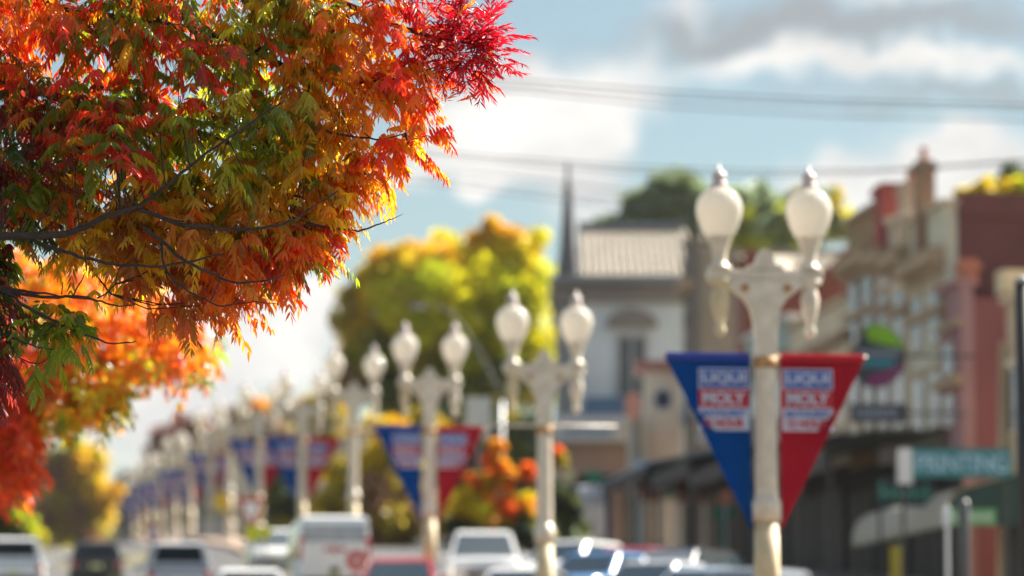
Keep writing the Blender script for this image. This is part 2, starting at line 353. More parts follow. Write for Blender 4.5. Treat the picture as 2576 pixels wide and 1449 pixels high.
# ------------------------------------------------------------------ vehicles
PAINT = {}
def paint(n, c): return mat('car paint ' + n, c, .22, .1, var=.03, coat=1)
VG = 'cars standing or parked along the street'
def car(label, cat, kind, colr, px, Y, rz, name='parked_car', ytop=None):
    dims = {  # length, width, height, belt, hood front z, cabin rear/front at belt, cabin rear/front at roof
        'sedan': (4.6, 1.82, 1.45, .92, .72, -1.75, 1.05, -1.05, .35),
        'hatch': (4.1, 1.76, 1.48, .95, .75, -1.95, .95, -1.65, .25),
        'suv': (4.7, 1.88, 1.72, 1.05, .9, -2.25, 1.0, -2.0, .35),
        'wagon': (4.7, 1.84, 1.5, .95, .75, -2.25, 1.0, -1.9, .3),
        'ute': (5.2, 1.9, 1.76, 1.08, .95, -.75, 1.15, -.6, .45),
        'van': (4.9, 1.92, 2.08, 1.05, .95, -2.4, 1.9, -2.3, 1.2)}[kind]
    L, Wd, Ht, Zb, Zh, r0, f0, r1, f1 = dims
    Y -= 4.5 if kind == 'van' else (10.5 if px < 500 else 7.5); p = at(px, 1400, Y)
    root = thing(name, label, cat, (p.x, p.y, ground(p.x, p.y)+.06), rz, VG)
    hw = Wd/2; P = paint(*colr)
    # lower body: loft of cross sections along the length
    st_ = [(-L/2, .55, .82, .84), (-L/2+.08, .42, Zb-.1, .93), (-L/2+.5, .3, Zb-.02, 1), (-L*.25, .26, Zb, 1), (0, .25, Zb, 1), (L*.22, .26, Zb-.02, 1),
           (L*.3, .28, Zb-.06, .99), (L/2-.45, .3, (Zb+Zh)/2, .97), (L/2-.1, .36, Zh-.04, .88), (L/2, .48, Zh-.2, .78)]
    mb = MB(); ring = []
    for (y, z0, z1, k) in st_:
        w = hw*k; zz = [(w*.86, z0), (w, z0+.14), (w*1.0, z0+(z1-z0)*.6), (w*.97, z1-.06), (w*.88, z1), (w*.4, z1+.03)]
        ring.append([(x, y, z) for x, z in zz] + [(-x, y, z) for x, z in reversed(zz)])
    m = len(ring[0])
    for r in ring: mb.v += r
    for i in range(len(ring)-1):
        for k in range(m):
            k2 = (k+1) % m; mb.f.append((i*m+k, (i+1)*m+k, (i+1)*m+k2, i*m+k2))
    mb.f.append(tuple(range(m))); mb.f.append(tuple(range((len(ring)-1)*m, len(ring)*m))[::-1])
    if kind == 'ute':
        mb.box(-hw*.96, hw*.96, -L/2+.05, -.8, .75, 1.12)
    body = mb.build('body', P, root, True)
    sm_ = body.modifiers.new('edges', 'EDGE_SPLIT'); sm_.split_angle = math.radians(38)
    # cabin
    wb, wt = hw*.93, hw*.74 if kind != 'van' else hw*.86
    z0, z1 = Zb-.03, Ht-.06
    A = [(-wb, r0, z0), (wb, r0, z0), (wb, f0, z0), (-wb, f0, z0)]; B = [(-wt, r1, z1), (wt, r1, z1), (wt, f1, z1), (-wt, f1, z1)]
    cb = MB().add(A + B + [(-wt*.85, r1+.12, Ht), (wt*.85, r1+.12, Ht), (wt*.85, f1-.12, Ht), (-wt*.85, f1-.12, Ht)],
                  [(3, 2, 1, 0), (0, 1, 5, 4), (1, 2, 6, 5), (2, 3, 7, 6), (3, 0, 4, 7), (4, 5, 9, 8), (5, 6, 10, 9), (6, 7, 11, 10), (7, 4, 8, 11), (8, 9, 10, 11)])
    cb.build('cabin', P, root, bevel=.03)
    def pane(nm, a, b, c, d, u0, u1, v0, v1, mt=GLASS):
        a, b, c, d = map(Vector, (a, b, c, d)); nrm = (b-a).cross(d-a).normalized()
        q = lambda u, v: (a*(1-u)+b*u)*(1-v) + (d*(1-u)+c*u)*v + nrm*.012
        f4 = [q(u0, v0), q(u1, v0), q(u1, v1), q(u0, v1)]; bk = [x - nrm*.01 for x in f4]
        return MB().add(f4+bk, [(0, 1, 2, 3), (7, 6, 5, 4), (0, 4, 5, 1), (1, 5, 6, 2), (2, 6, 7, 3), (3, 7, 4, 0)]).build(nm, mt, root)
    if not (kind == 'van'):
        pane('rear_window', A[0], A[1], B[1], B[0], .1, .9, .22 if kind in ('suv', 'wagon', 'hatch') else .1, .92, GLASSD)
    pane('windscreen', A[2], A[3], B[3], B[2], .06, .94, .06, .94)
    n_side = 2
    for k in range(n_side):
        u0, u1 = (.06+.44*k, .48+.44*k)
        if kind == 'van' and k == 0: continue
        pane('side_window', A[1], A[2], B[2], B[1], u0, u1, .12, .9)
        pane('side_window', A[3], A[0], B[0], B[3], 1-u1, 1-u0, .12, .9)
    for sx in (-1, 1):
        for yy in (-L*.29, L*.31):
            w = MB().lathe([(.2, -.11), (.31, -.11), (.33, -.07), (.33, .07), (.31, .11), (.2, .11)], n=20)
            w.v = [(z+sx*(hw-.12), y+yy, x+.33) for x, y, z in w.v]; wo = w.build('wheel', TYRE, root, False)
            r = MB().lathe([(.06, -.09), (.19, -.112), (.2, -.115), (.2, .115), (.19, .112), (.06, .09)], n=16)
            r.v = [(z+sx*(hw-.115), y+yy, x+.33) for x, y, z in r.v]; r.build('rim', RIM, wo)
        MB().box(sx*hw*.62-.17, sx*hw*.62+.17, L/2-.16, L/2-.02, Zh-.26, Zh-.1).build('headlight', HEAD, root, bevel=.02)
        tz = 1.05 if kind == 'van' else Zb-.3
        MB().box(sx*hw*.82-.09, sx*hw*.82+.09, -L/2-.02, -L/2+.12, tz-.05, tz+(.5 if kind == 'van' else .16)).build('tail_light', TAIL, root, bevel=.02)
        MB().box(sx*(hw*.98)+(-.02 if sx > 0 else -.18), sx*(hw*.98)+(.18 if sx > 0 else .02), f0-.45, f0-.35, Zb, Zb+.14).build('mirror', P, root, bevel=.02)
    MB().box(-.19, .19, -L/2-.03, -L/2, .62, .74).build('number_plate', PLATE, root)
    MB().box(-.19, .19, L/2-.01, L/2+.02, .42, .54).build('number_plate', PLATE, root)
    MB().box(-hw*.85, hw*.85, -L/2-.05, -L/2+.15, .38, .56).build('bumper', BLACK if kind in ('suv', 'van', 'ute') else P, root, bevel=.03)
    MB().box(-hw*.5, hw*.5, L/2-.12, L/2+.012, .5, Zh-.28).build('grille', BLACK, root, bevel=.01)
    return root, dims
WH = ('white', (.78, .78, .76)); SI = ('silver', (.45, .46, .48)); BK = ('black', (.02, .025, .03)); RD = ('red', (.38, .02, .03)); BL = ('blue', (.06, .18, .38)); GR = ('grey', (.2, .22, .24)); PB = ('pale blue', (.4, .5, .6))
AWAY = SA
van, dm = car('white delivery van seen from behind, red marks on its rear doors', 'van', 'van', WH, 822, 100, AWAY, 'delivery_van')
L = dm[0]; yb = -L/2 + .085
MB().box(-.78, .78, yb-.10, yb-.06, 1.45, 1.86).build('rear_window', mat('van rear glass', (.3, .36, .42), .1, coat=1), van, bevel=.02)
MB().box(-.8, .8, yb-.11, yb-.02, .6, 1.44).build('rear_door', paint(*WH), van, bevel=.02)
MB().box(-.25, -.13, yb-.125, yb-.112, 1.2, 1.3).build('red_mark', PANR, van); MB().box(-.08, .04, yb-.125, yb-.112, 1.16, 1.32).build('red_mark', PANR, van); MB().box(.1, .28, yb-.125, yb-.112, 1.2, 1.3).build('red_mark', PANR, van)
MB().box(-.11, .11, yb-.13, yb-.112, .68, .82).build('door_handle', BLACK, van)
g = MB().lathe([(.26, 0), (.26, .012)], n=24); g.v = [(x+.54, yb-.113-z, y+.98) for x, y, z in g.v]; rm = g.build('round_mark', mat('red mark', (.55, .09, .08), .4), van)
g = MB().lathe([(.08, 0), (.08, .012)], n=16); g.v = [(x+.54, yb-.128-z, y+.98) for x, y, z in g.v]; g.build('mark_centre', WHITE, rm)
car('silver four wheel drive wagon driving away, wide black rear window', 'car', 'suv', SI, 443, 115, AWAY, 'station_wagon')
car('white four wheel drive at the left edge of the picture', 'car', 'suv', WH, 35, 125, AWAY, 'four_wheel_drive')
car('small dark hatchback beneath the tall yellow tree', 'car', 'hatch', BK, 240, 136, AWAY, 'hatchback')
car('white wagon half hidden behind the left side of the van', 'car', 'wagon', WH, 695, 122, AWAY+PI, 'station_wagon')
car('dark red sedan with pale sky in its glass, parked right of the van', 'car', 'sedan', RD, 1012, 92.5, AWAY+PI*.94, 'sedan')
car('white ute with its bonnet towards the camera, beneath the orange tree', 'utility truck', 'ute', WH, 1215, 104, AWAY+PI*.97, 'ute')
car('white sedan parked just left of the second lamp post', 'car', 'sedan', WH, 1318, 87, AWAY+PI*.9)
car('white hatchback parked just right of the second lamp post, farthest of the kerbside row', 'car', 'hatch', WH, 1432, 106, AWAY+PI*.8)
car('blue sedan parked behind the white hatchback beside the second lamp post', 'car', 'sedan', BL, 1510, 97, AWAY+PI*.8)
car('red hatchback parked between the blue sedan and the silver sedan', 'car', 'hatch', RD, 1590, 100, AWAY+PI*.8)
car('silver sedan parked in the middle of the kerbside row', 'car', 'sedan', SI, 1650, 91, AWAY+PI*.8)
car('black wagon parked far back in the kerbside row', 'car', 'wagon', BK, 1700, 98, AWAY+PI*.8)
car('pale blue sedan parked left of the nearest lamp post', 'car', 'sedan', PB, 1775, 87, AWAY+PI*.8)
car('grey hatchback parked close behind the nearest lamp post', 'car', 'hatch', GR, 1880, 86, AWAY+PI*.8)
# small dark car seen between the wagon and the banners
car('white hatchback between the silver wagon and the white wagon', 'car', 'hatch', WH, 618, 89, AWAY, 'hatchback')

# ------------------------------------------------------------------ buildings (street side on the right)
def bmat(n, c, **k): return mat('render ' + n, c, .85, var=.14, scale=.6, bump=.1, **k)
BG = 'shop buildings along the right side of the street'
def building(name, label, pxn, pxf, T, ytop, depth, mwall, mside=None, cornice=None, nwin=2, rows=1, parapet=.9, ver=None, mroof=None, trim=None, Yref=None):
    """near end at photo column pxn, far end at column pxf, facade on street line T, parapet top at photo row ytop"""
    s0, s1 = s_of(pxn, T), s_of(pxf, T)
    x, y = st(T, s0); gz = ground(x, y) - .6
    top = zat(ytop, y) - gz; Ls = s1 - s0
    root = thing(name, label, 'building', (x, y, gz), SA, BG)
    w = .35
    MB().box(0, w, 0, Ls, 0, top).build('facade_wall', mwall, root)
    MB().box(w, depth, 0, w, 0, top-.35).build('side_wall', mside or mwall, root)
    MB().box(w, depth, Ls-w, Ls, 0, top-.35).build('side_wall', mside or mwall, root)
    MB().box(depth-w, depth, w, Ls-w, 0, top-.6).build('rear_wall', mside or mwall, root)
    rf = MB(); rz = top - parapet
    rf.add([(w, w, rz), (depth-w, w, rz-.8), (depth-w, Ls-w, rz-.8), (w, Ls-w, rz), (w, w, rz-.1), (depth-w, w, rz-.9), (depth-w, Ls-w, rz-.9), (w, Ls-w, rz-.1)],
           [(0, 1, 2, 3), (7, 6, 5, 4), (0, 4, 5, 1), (1, 5, 6, 2), (2, 6, 7, 3), (3, 7, 4, 0)]).build('roof', mroof or corrugated('zinc roof', (.5, .5, .5)), root)
    tr = trim or mwall
    if cornice is not None:
        for k, (yc, pr, hh) in enumerate(cornice):
            zc = zat(yc, y) - gz
            MB().box(-pr, -.003, -.05, Ls+.05, zc-hh, zc).build('cornice', bmat('weathered cornice', (.36, .26, .17)), root)
    MB().box(-.15, w+.08, -.08, Ls+.08, top, top+.16).build('coping', tr, root)
    fl = 4.6; hh = (top - parapet - fl - .6)/rows
    for r_ in range(rows):
        for k in range(nwin):
            yc = Ls*(k+.5)/nwin; ww = min(.55, Ls/nwin*.28); zb = fl + .5 + r_*hh
            fr = MB().box(-.06, -.004, yc-ww-.1, yc+ww+.1, zb, zb+hh*.72).build('window_frame', tr, root)
            MB().box(-.085, -.062, yc-ww, yc+ww, zb+.1, zb+hh*.72-.1).build('pane', PANE, fr)
            MB().box(-.14, -.004, yc-ww-.18, yc+ww+.18, zb+hh*.72+.01, zb+hh*.72+.16).build('hood', tr, root)
    MB().box(-.08, -.004, .02, Ls-.02, 0, 4.1).build('ground_floor_shade', bmat('ground floor shade', (.03, .027, .03)), root)  # dark sheet over the ground floor, painted in for the shade under verandahs
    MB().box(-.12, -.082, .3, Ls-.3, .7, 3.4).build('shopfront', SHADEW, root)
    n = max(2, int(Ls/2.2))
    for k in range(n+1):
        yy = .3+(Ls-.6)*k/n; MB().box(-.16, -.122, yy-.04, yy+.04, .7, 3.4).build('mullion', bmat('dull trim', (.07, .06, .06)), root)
    if ver:
        pw, zr0, mv = ver[:3]
        v = MB().add([(-.01, 0, zr0+.7), (-pw, 0, zr0), (-pw, Ls, zr0), (-.01, Ls, zr0+.7), (-.01, 0, zr0+.62), (-pw, 0, zr0-.08), (-pw, Ls, zr0-.08), (-.01, Ls, zr0+.62)],
                     [(0, 3, 2, 1), (4, 5, 6, 7), (0, 1, 5, 4), (1, 2, 6, 5), (2, 3, 7, 6), (3, 0, 4, 7)])
        vo = v.build('verandah_roof', mv, root)
        MB().box(-pw-.03, -pw+.03, 0, Ls, zr0-.55, zr0-.09).build('fascia', bmat('dull trim', (.07, .06, .06)), vo)
        for yy in (.2, Ls-.2):
            MB().tube([(-pw+.15, yy, .3), (-pw+.15, yy, zr0-.09)], .06, 8).build('verandah_post', DARKM, root)
    return root, (x, y, gz, top, Ls)
def chimney(root, x0, y0, w, d, z0, z1, m, pots=True):
    c = MB().box(x0, x0+w, y0, y0+d, z0, z1).build('chimney', m, root)
    MB().box(x0-.08, x0+w+.08, y0-.08, y0+d+.08, z1-.3, z1-.12).build('chimney_band', m, c)
    if pots:
        MB().lathe([(.12, z1), (.10, z1+.35), (.13, z1+.4)], x0+w/2, y0+d/2, 10).build('chimney_pot', mat('terracotta', (.4, .16, .09)), c)
BEI = bmat('beige', (.5, .40, .28)); CRM = bmat('cream', (.62, .53, .40)); PGR = bmat('pale green', (.54, .53, .42)); WHT = bmat('off white', (.6, .58, .58))
BRN = bmat('brown', (.27, .18, .09)); TAN = bmat('tan', (.33, .27, .2)); GRB = bmat('blue grey', (.33, .37, .38)); DST = bmat('dark stone', (.16, .145, .13))
PNK = bmat('dusty red', (.24, .08, .08)); PNL = bmat('dusty rose', (.36, .2, .2)); SALM = bmat('salmon', (.44, .17, .11)); REDC = bmat('red', (.30, .07, .06))
MAR = brick('maroon brick', (.22, .07, .06), (.17, .06, .065), (.2, .11, .1)); RBK = brick('red brick', (.3, .07, .04), (.22, .06, .04), (.25, .12, .09))
DGV = corrugated('dark verandah iron', (.05, .055, .05), .6, .2); CRV = corrugated('cream verandah iron', (.38, .34, .26), .5, .2)
BWN = bmat('brown trim', (.3, .22, .15))
corn = [(620, .45, .45), (655, .2, .3), (760, .18, .25)]
# nearest to farthest
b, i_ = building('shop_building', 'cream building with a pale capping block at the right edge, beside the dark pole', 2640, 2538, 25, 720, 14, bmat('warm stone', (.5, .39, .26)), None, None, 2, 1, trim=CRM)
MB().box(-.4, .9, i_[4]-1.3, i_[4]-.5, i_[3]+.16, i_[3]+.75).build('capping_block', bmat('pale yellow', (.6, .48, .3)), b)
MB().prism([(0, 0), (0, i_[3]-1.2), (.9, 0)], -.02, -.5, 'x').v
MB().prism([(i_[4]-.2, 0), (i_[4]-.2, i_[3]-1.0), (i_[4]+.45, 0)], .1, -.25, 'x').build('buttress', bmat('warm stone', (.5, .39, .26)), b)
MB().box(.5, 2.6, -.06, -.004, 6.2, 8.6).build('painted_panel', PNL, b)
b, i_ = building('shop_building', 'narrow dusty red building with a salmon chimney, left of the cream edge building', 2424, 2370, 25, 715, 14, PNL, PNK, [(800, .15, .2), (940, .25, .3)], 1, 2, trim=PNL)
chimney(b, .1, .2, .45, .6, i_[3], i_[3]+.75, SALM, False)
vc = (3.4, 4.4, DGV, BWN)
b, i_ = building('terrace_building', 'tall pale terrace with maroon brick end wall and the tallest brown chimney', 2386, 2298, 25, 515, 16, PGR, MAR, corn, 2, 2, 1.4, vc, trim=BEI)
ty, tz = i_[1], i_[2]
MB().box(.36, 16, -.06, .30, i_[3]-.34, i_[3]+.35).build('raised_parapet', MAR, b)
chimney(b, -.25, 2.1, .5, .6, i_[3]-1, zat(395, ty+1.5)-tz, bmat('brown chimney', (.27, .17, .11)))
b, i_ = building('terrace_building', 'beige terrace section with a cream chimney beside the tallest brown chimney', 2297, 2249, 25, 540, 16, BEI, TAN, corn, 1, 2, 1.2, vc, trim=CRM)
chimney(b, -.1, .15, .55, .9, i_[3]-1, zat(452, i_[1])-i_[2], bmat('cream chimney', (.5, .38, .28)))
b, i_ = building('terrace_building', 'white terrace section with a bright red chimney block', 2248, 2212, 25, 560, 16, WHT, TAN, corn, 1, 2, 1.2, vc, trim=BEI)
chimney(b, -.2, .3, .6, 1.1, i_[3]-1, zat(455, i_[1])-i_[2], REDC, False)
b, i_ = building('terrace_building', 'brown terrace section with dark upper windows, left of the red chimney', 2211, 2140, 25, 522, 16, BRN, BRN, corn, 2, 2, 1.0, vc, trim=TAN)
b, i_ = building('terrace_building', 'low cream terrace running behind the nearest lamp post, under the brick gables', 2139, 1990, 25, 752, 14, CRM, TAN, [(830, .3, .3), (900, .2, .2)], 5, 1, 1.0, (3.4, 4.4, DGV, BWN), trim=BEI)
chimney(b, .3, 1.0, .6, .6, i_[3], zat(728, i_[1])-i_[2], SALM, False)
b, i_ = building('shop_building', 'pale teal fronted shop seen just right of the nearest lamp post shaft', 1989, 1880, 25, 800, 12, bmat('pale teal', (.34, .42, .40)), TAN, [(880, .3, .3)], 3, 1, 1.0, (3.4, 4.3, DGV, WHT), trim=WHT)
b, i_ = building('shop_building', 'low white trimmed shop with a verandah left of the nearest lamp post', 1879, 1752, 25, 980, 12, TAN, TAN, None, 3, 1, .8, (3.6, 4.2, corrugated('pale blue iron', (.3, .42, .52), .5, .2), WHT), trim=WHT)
# brick gables with an iron roof between
x, y = st(28.4, 150 - 6); gz = ground(x, y) - .5
p0, p1 = at(1872, 600, 143), at(2142, 600, 143)
root = thing('brick_warehouse', 'dark red brick warehouse with twin gables and a sunlit iron roof, behind the terrace', 'building', (p0.x, 143, gz), 0, BG)
wl = p1.x - p0.x; zt = zat(598, 143) - gz; zm = zat(708, 143) - gz; zs = zat(640, 143)-gz
MB().prism([(0, 0), (wl, 0), (wl, zs+.5), (wl*.66, zm), (wl*.46, zm), (.55, zs+.1), (0, zs+.3)], 0, .35).build('gable_wall', RBK, root)
MB().add([(-.2, .36, zs), (wl*.5, .36, zm-.05), (wl+.2, .36, zs+.2), (wl+.2, 5.5, zt), (-.2, 5.5, zt), (wl*.5, 5.5, zt),
          (-.2, .36, zs-.1), (wl*.5, .36, zm-.15), (wl+.2, .36, zs+.1), (wl+.2, 5.5, zt-.1), (-.2, 5.5, zt-.1), (wl*.5, 5.5, zt-.1)],
         [(0, 1, 5, 4), (1, 2, 3, 5), (10, 11, 7, 6), (11, 9, 8, 7), (0, 6, 7, 1), (1, 7, 8, 2), (2, 8, 9, 3), (4, 10, 6, 0), (5, 11, 10, 4), (3, 9, 11, 5)]).build('roof', corrugated('sunlit iron', (.30, .25, .18), .6, .05), root)
MB().box(0, wl, 5.6, 5.95, 0, zt-.15).build('rear_wall', RBK, root); MB().box(0, .35, .36, 5.6, 0, zs-.2).build('side_wall', RBK, root); MB().box(wl-.35, wl, .36, 5.6, 0, zs-.2).build('side_wall', RBK, root)
MB().box(wl*.5, wl*.62, .5, 1.2, zm-.2, zm+.7).build('roof_vent', REDC, root)
# dark stone building beside the bank
b, i_ = building('stone_building', 'brown grey stone building behind the left globe of the nearest lamp post', 1745, 1722, 28.3, 603, 12, DST, TAN, [(700, .4, .4)], 1, 2, 1.0, trim=TAN)
MB().box(3, 3.7, -.05, -.004, 6.5, 8.7).build('window', PANE, b); MB().box(5.2, 5.9, -.05, -.004, 6.5, 8.7).build('window', PANE, b)
# grey bank with spire
p0, p1 = at(1403, 690, 172), at(1768, 690, 172)
gz = hgt(172) - .5; wl = p1.x - p0.x; ze = zat(690, 172) - gz; zr = zat(592, 179) - gz
root = thing('corner_building', 'large grey rendered corner building with sunlit roof and an arched window', 'building', (p0.x, 172, gz), 0, BG)
GRY = bmat('grey stucco', (.56, .63, .67))
MB().box(.9, wl, .0, 10, 0, ze-1.3).build('wall', GRY, root)
MB().box(0, .9, -.12, 10, 0, ze-.6).build('corner_pilaster', bmat('slate grey', (.2, .22, .24)), root)
MB().box(wl-.7, wl+.003, -.1, .0, 0, ze-1.3).build('corner_pilaster', bmat('slate grey', (.2, .22, .24)), root)
CS = bmat('stone cornice', (.2, .18, .165))
MB().box(-.15, wl+.2, -.35, 10, ze-1.3, ze-.45).build('cornice', CS, root); MB().box(-.3, wl+.35, -.55, 10.1, ze-.45, ze-.1).build('cornice', bmat('slate grey', (.2, .22, .24)), root)
n = 18
for k in range(n):
    xx = .2+(wl-.3)*k/(n-1); MB().box(xx-.06, xx+.06, -.5, -.36, ze-.75, ze-.46).build('bracket', CS, root)
MB().add([(1.0, .2, ze-.1), (wl-.3, .2, ze-.1), (wl-.55, 4.5, zr), (1.0, 4.5, zr), (wl-.3, 9, ze-.1), (1.0, 9, ze-.1)],
         [(0, 1, 2, 3), (3, 2, 4, 5), (1, 4, 2), (0, 3, 5)]).build('roof', corrugated('sunlit roof iron', (.28, .24, .18), .6, .05), root)
for k in range(5):
    zz = ze-.1+k*(zr-ze)/5
    MB().lathe([(.16, zz), (.2, zz+.12), (.1, zz+.22), (.14, zz+.32)], wl-.05, -.1, 10).build('urn', bmat('pale stone', (.45, .42, .38)), root)
rb = MB()
for k in range(16):
    f_ = (k+.5)/16; xa = 1.0+f_*(wl-1.3); xb = 1.0+f_*(wl-1.55); dzz = .07
    rb.add([(xa-.04, .2, ze-.1+dzz), (xa+.04, .2, ze-.1+dzz), (xb+.04, 4.5, zr+dzz), (xb-.04, 4.5, zr+dzz), (xa-.04, .2, ze-.1-.02), (xa+.04, .2, ze-.1-.02), (xb+.04, 4.5, zr-.02), (xb-.04, 4.5, zr-.02)],
           [(0, 1, 2, 3), (0, 4, 5, 1), (1, 5, 6, 2), (2, 6, 7, 3), (3, 7, 4, 0)])
rb.build('roof_ribs', bmat('grey ribs', (.2, .17, .13)), root)
MB().box(1.0, wl-.55, 4.4, 4.6, zr+.03, zr+.3).build('ridge_cresting', bmat('slate grey', (.2, .22, .24)), root)
# window + pediment
wx = (1590-1403)/F*172 * 1.0; z0 = zat(1000, 172)-gz; z1 = zat(850, 172)-gz
fr = MB().box(wx-.75, wx+.75, -.12, -.003, z0, z1+.2).build('window_frame', bmat('light trim', (.42, .43, .43)), root)
MB().box(wx-.55, wx+.55, -.16, -.121, z0+.1, z1).build('pane', PANE, fr); MB().box(wx-.04, wx+.04, -.19, -.161, z0+.1, z1).build('sash', WHT, fr)
pts = [(wx-1.15, z1+.45)] + [(wx-1.15*math.cos(PI*k/10), z1+.55+.75*math.sin(PI*k/10)) for k in range(11)] + [(wx+1.15, z1+.45)]
MB().prism(pts, -.35, -.003).build('pediment', CS, root)
MB().lathe([(.46, ze-.6), (.52, ze+.3), (.46, ze+.7), (.36, ze+1.7), (.27, ze+2.8), (.19, ze+3.8), (.24, ze+3.95), (.12, ze+4.2), (.07, ze+5.2)], .48, .5, 8).build('spire', bmat('lead spire', (.12, .12, .13)), root)
zz = zat(1000, 172)-gz
MB().box(1, wl-1, -2.6, -.01, zz-1.35, zz-.2, .92).build('awning', mat('blue awning', (.07, .15, .27), .7), root)
# low shops between bank and camera
def shed(name, label, px0, px1, yt, Y, depth, m, cat='building', extra=None):
    a, c = at(px0, yt, Y), at(px1, yt, Y); gz = ground(a.x, Y)-.5
    root = thing(name, label, cat, (a.x, Y, gz), 0, BG); w = c.x-a.x; h = a.z-gz
    MB().box(0, w, 0, depth, 0, h).build('wall', m, root)
    return root, w, h, gz
r, w, h, gz = shed('pilaster_block', 'pale block with a blue ring emblem and dull red cap, left of the blue pennant', 1622, 1712, 935, 151, 1.6, bmat('pale stone block', (.5, .48, .4)))
MB().box(-.35, w+.1, -.15, 1.7, h+.002, h+.45).build('cap', bmat('dull red', (.3, .15, .13)), r)
g = MB().lathe([(.34, 0), (.34, .03), (.22, .031), (.22, 0)], n=24); g.v = [(x+w*.5, -z-.004, y*1.25+h-1.1) for x, y, z in g.v]; g.build('ring_emblem', mat('blue emblem', (.12, .17, .28)), r)
r, w, h, gz = shed('corner_shop', 'white fronted corner shop with a long sign fascia under the grey building', 1400, 1612, 1065, 149, 8, bmat('shop wall', (.36, .25, .2)))
MB().box(-.1, w+.1, -.9, 8.1, h, h+.25).build('parapet', WHT, r)
fb = MB().box(-.1, w-.2, -.95, -.02, h-.75, h-.002).build('sign_fascia', bmat('white fascia', (.6, .6, .55)), r)
MB().box(.2, w-1.2, -.97, -.951, h-.55, h-.25).build('sign_band', mat('faint blue lettering', (.25, .33, .42)), fb)
for k, (a, c, mm) in enumerate([(.95, 1.9, WHT), (1.9, 2.15, mat('dark blue post', (.05, .07, .12))), (2.5, 3.1, bmat('brown door', (.14, .09, .06))), (w-.35, w-.02, WHT)]):
    MB().box(a, c, -.06-.01*k, -.004, .4, 2.9).build('shop_panel', mm, r)
MB().box(.1, w-.1, -.055, -.004, 3.0, 3.6).build('transom_window', SHADEW, r)
r, w, h, gz = shed('brown_column_house', 'narrow tan and brown fronted shop between corner shop and pale block', 1577, 1624, 1050, 146, 1.5, bmat('brown front', (.27, .19, .13)))
for k in (0, w-.18): MB().box(k, k+.18, -.1, -.004, 0, h).build('column', CRM, r)
MB().box(.2, w-.2, -.05, -.004, .5, 2.7).build('door', DARKM, r)
# awnings in front of the pale block
def awning(label, px0, px1, y0, y1, Y, m, depth=1.6, fr=None):
    a, c = at(px0, y0, Y), at(px1, y1, Y); gz = ground(a.x, Y); z0, z1 = a.z-gz, c.z-gz
    root = thing('shop_awning', label, 'awning', (a.x, Y, gz), 0, 'awnings over the middle shops'); w = c.x-a.x
    MB().add([(0, 0, z1), (w, 0, z1), (w, depth, z0), (0, depth, z0), (0, .0, z1-.06), (w, .0, z1-.06), (w, depth, z0-.06), (0, depth, z0-.06)],
             [(0, 1, 2, 3), (7, 6, 5, 4), (0, 4, 5, 1), (1, 5, 6, 2), (2, 6, 7, 3), (3, 7, 4, 0)]).build('canopy', m, root)
    MB().box(0, w, -.03, -.002, z1-.35, z1).build('valance', fr or m, root)
    for xx in (.06, w-.06): MB().tube([(xx, .1, 0), (xx, .1, z1-.06)], .05, 8).build('post', WHITE, root)
awning('light blue awning beside the pale block, over dark shopfronts', 1604, 1775, 1150, 1190, 140, mat('light blue canvas', (.25, .38, .5), .8))
awning('rust red awning below the light blue one', 1612, 1662, 1190, 1235, 137, mat('rust canvas', (.3, .09, .06), .8))
awning('pale green awning between the rust and the pink one', 1664, 1700, 1190, 1230, 137, mat('pale green canvas', (.25, .33, .26), .8))
awning('dull pink awning left of the blue pennant tip', 1702, 1778, 1195, 1240, 134, mat('pink canvas', (.34, .2, .18), .8))
awning('white awning with a pleated valance above the corner shop door', 1455, 1525, 1215, 1245, 145, mat('white canvas', (.55, .55, .58), .8))
# far facades up the street
FB = [('tan far shop front just right of the farthest lamps', 1000, 860, 1075, TAN), ('tan far shop building behind the dark tree', 858, 740, 1065, TAN),
      ('pinkish far building behind the middle lamps', 738, 640, 1085, bmat('pinkish', (.42, .33, .3))), ('cream far building farthest up the right side', 638, 560, 1110, CRM)]
for lb, a, c, yt, mm in FB: building('far_building', lb, a, c, 25, yt, 14, mm, None, None, 4, 1, .8, (3.0, 3.8, DGV, WHT), trim=WHT)
def house(name, label, px0, px1, yt, Y, mw, ridge, depth=10, mr=None):
    a, c = at(px0, yt, Y), at(px1, yt, Y); gz = ground(a.x, Y)-1; w = c.x-a.x; h = a.z-gz
    root = thing(name, label, 'building', (a.x, Y, gz), 0, 'far buildings at the top of the street')
    MB().box(0, w, 0, depth, 0, h).build('wall', mw, root)
    MB().prism([(-.4, h), (w+.4, h), (w*.7, h+ridge), (w*.3, h+ridge)], -.4, depth+.4).build('roof', mr or corrugated('far roof', (.3, .28, .28)), root)
    for k in range(3):
        xx = w*(k+.5)/3; f = MB().box(xx-.6, xx+.6, -.06, -.003, h*.45, h*.75).build('window', WHT, root); MB().box(xx-.5, xx+.5, -.09, -.061, h*.47, h*.73).build('pane', PANE, f)
    MB().box(w*.5-.5, w*.5+.5, -.07, -.003, 1, 3.2).build('door', DARKM, root)
house('far_house', 'grey far house right of the tall yellow tree', 290, 345, 1215, 470, bmat('far grey', (.2, .2, .23)), 1.5)
house('far_house', 'tan far house left of the tall yellow tree', 60, 175, 1180, 440, bmat('far tan', (.3, .22, .16)), 2)
house('far_house', 'cream far house behind the last lamp posts', 345, 470, 1190, 420, bmat('far cream', (.48, .42, .36)), 2)
house('far_house', 'pale far hall with a small tower behind the middle lamps', 480, 640, 1140, 480, bmat('far pale', (.45, .42, .4)), 2.5)
p = at(709, 965, 520); gz = ground(p.x, 520)
r = thing('clock_tower', 'slim grey tower rising faintly above the far roofs', 'tower', (p.x, 520, gz))
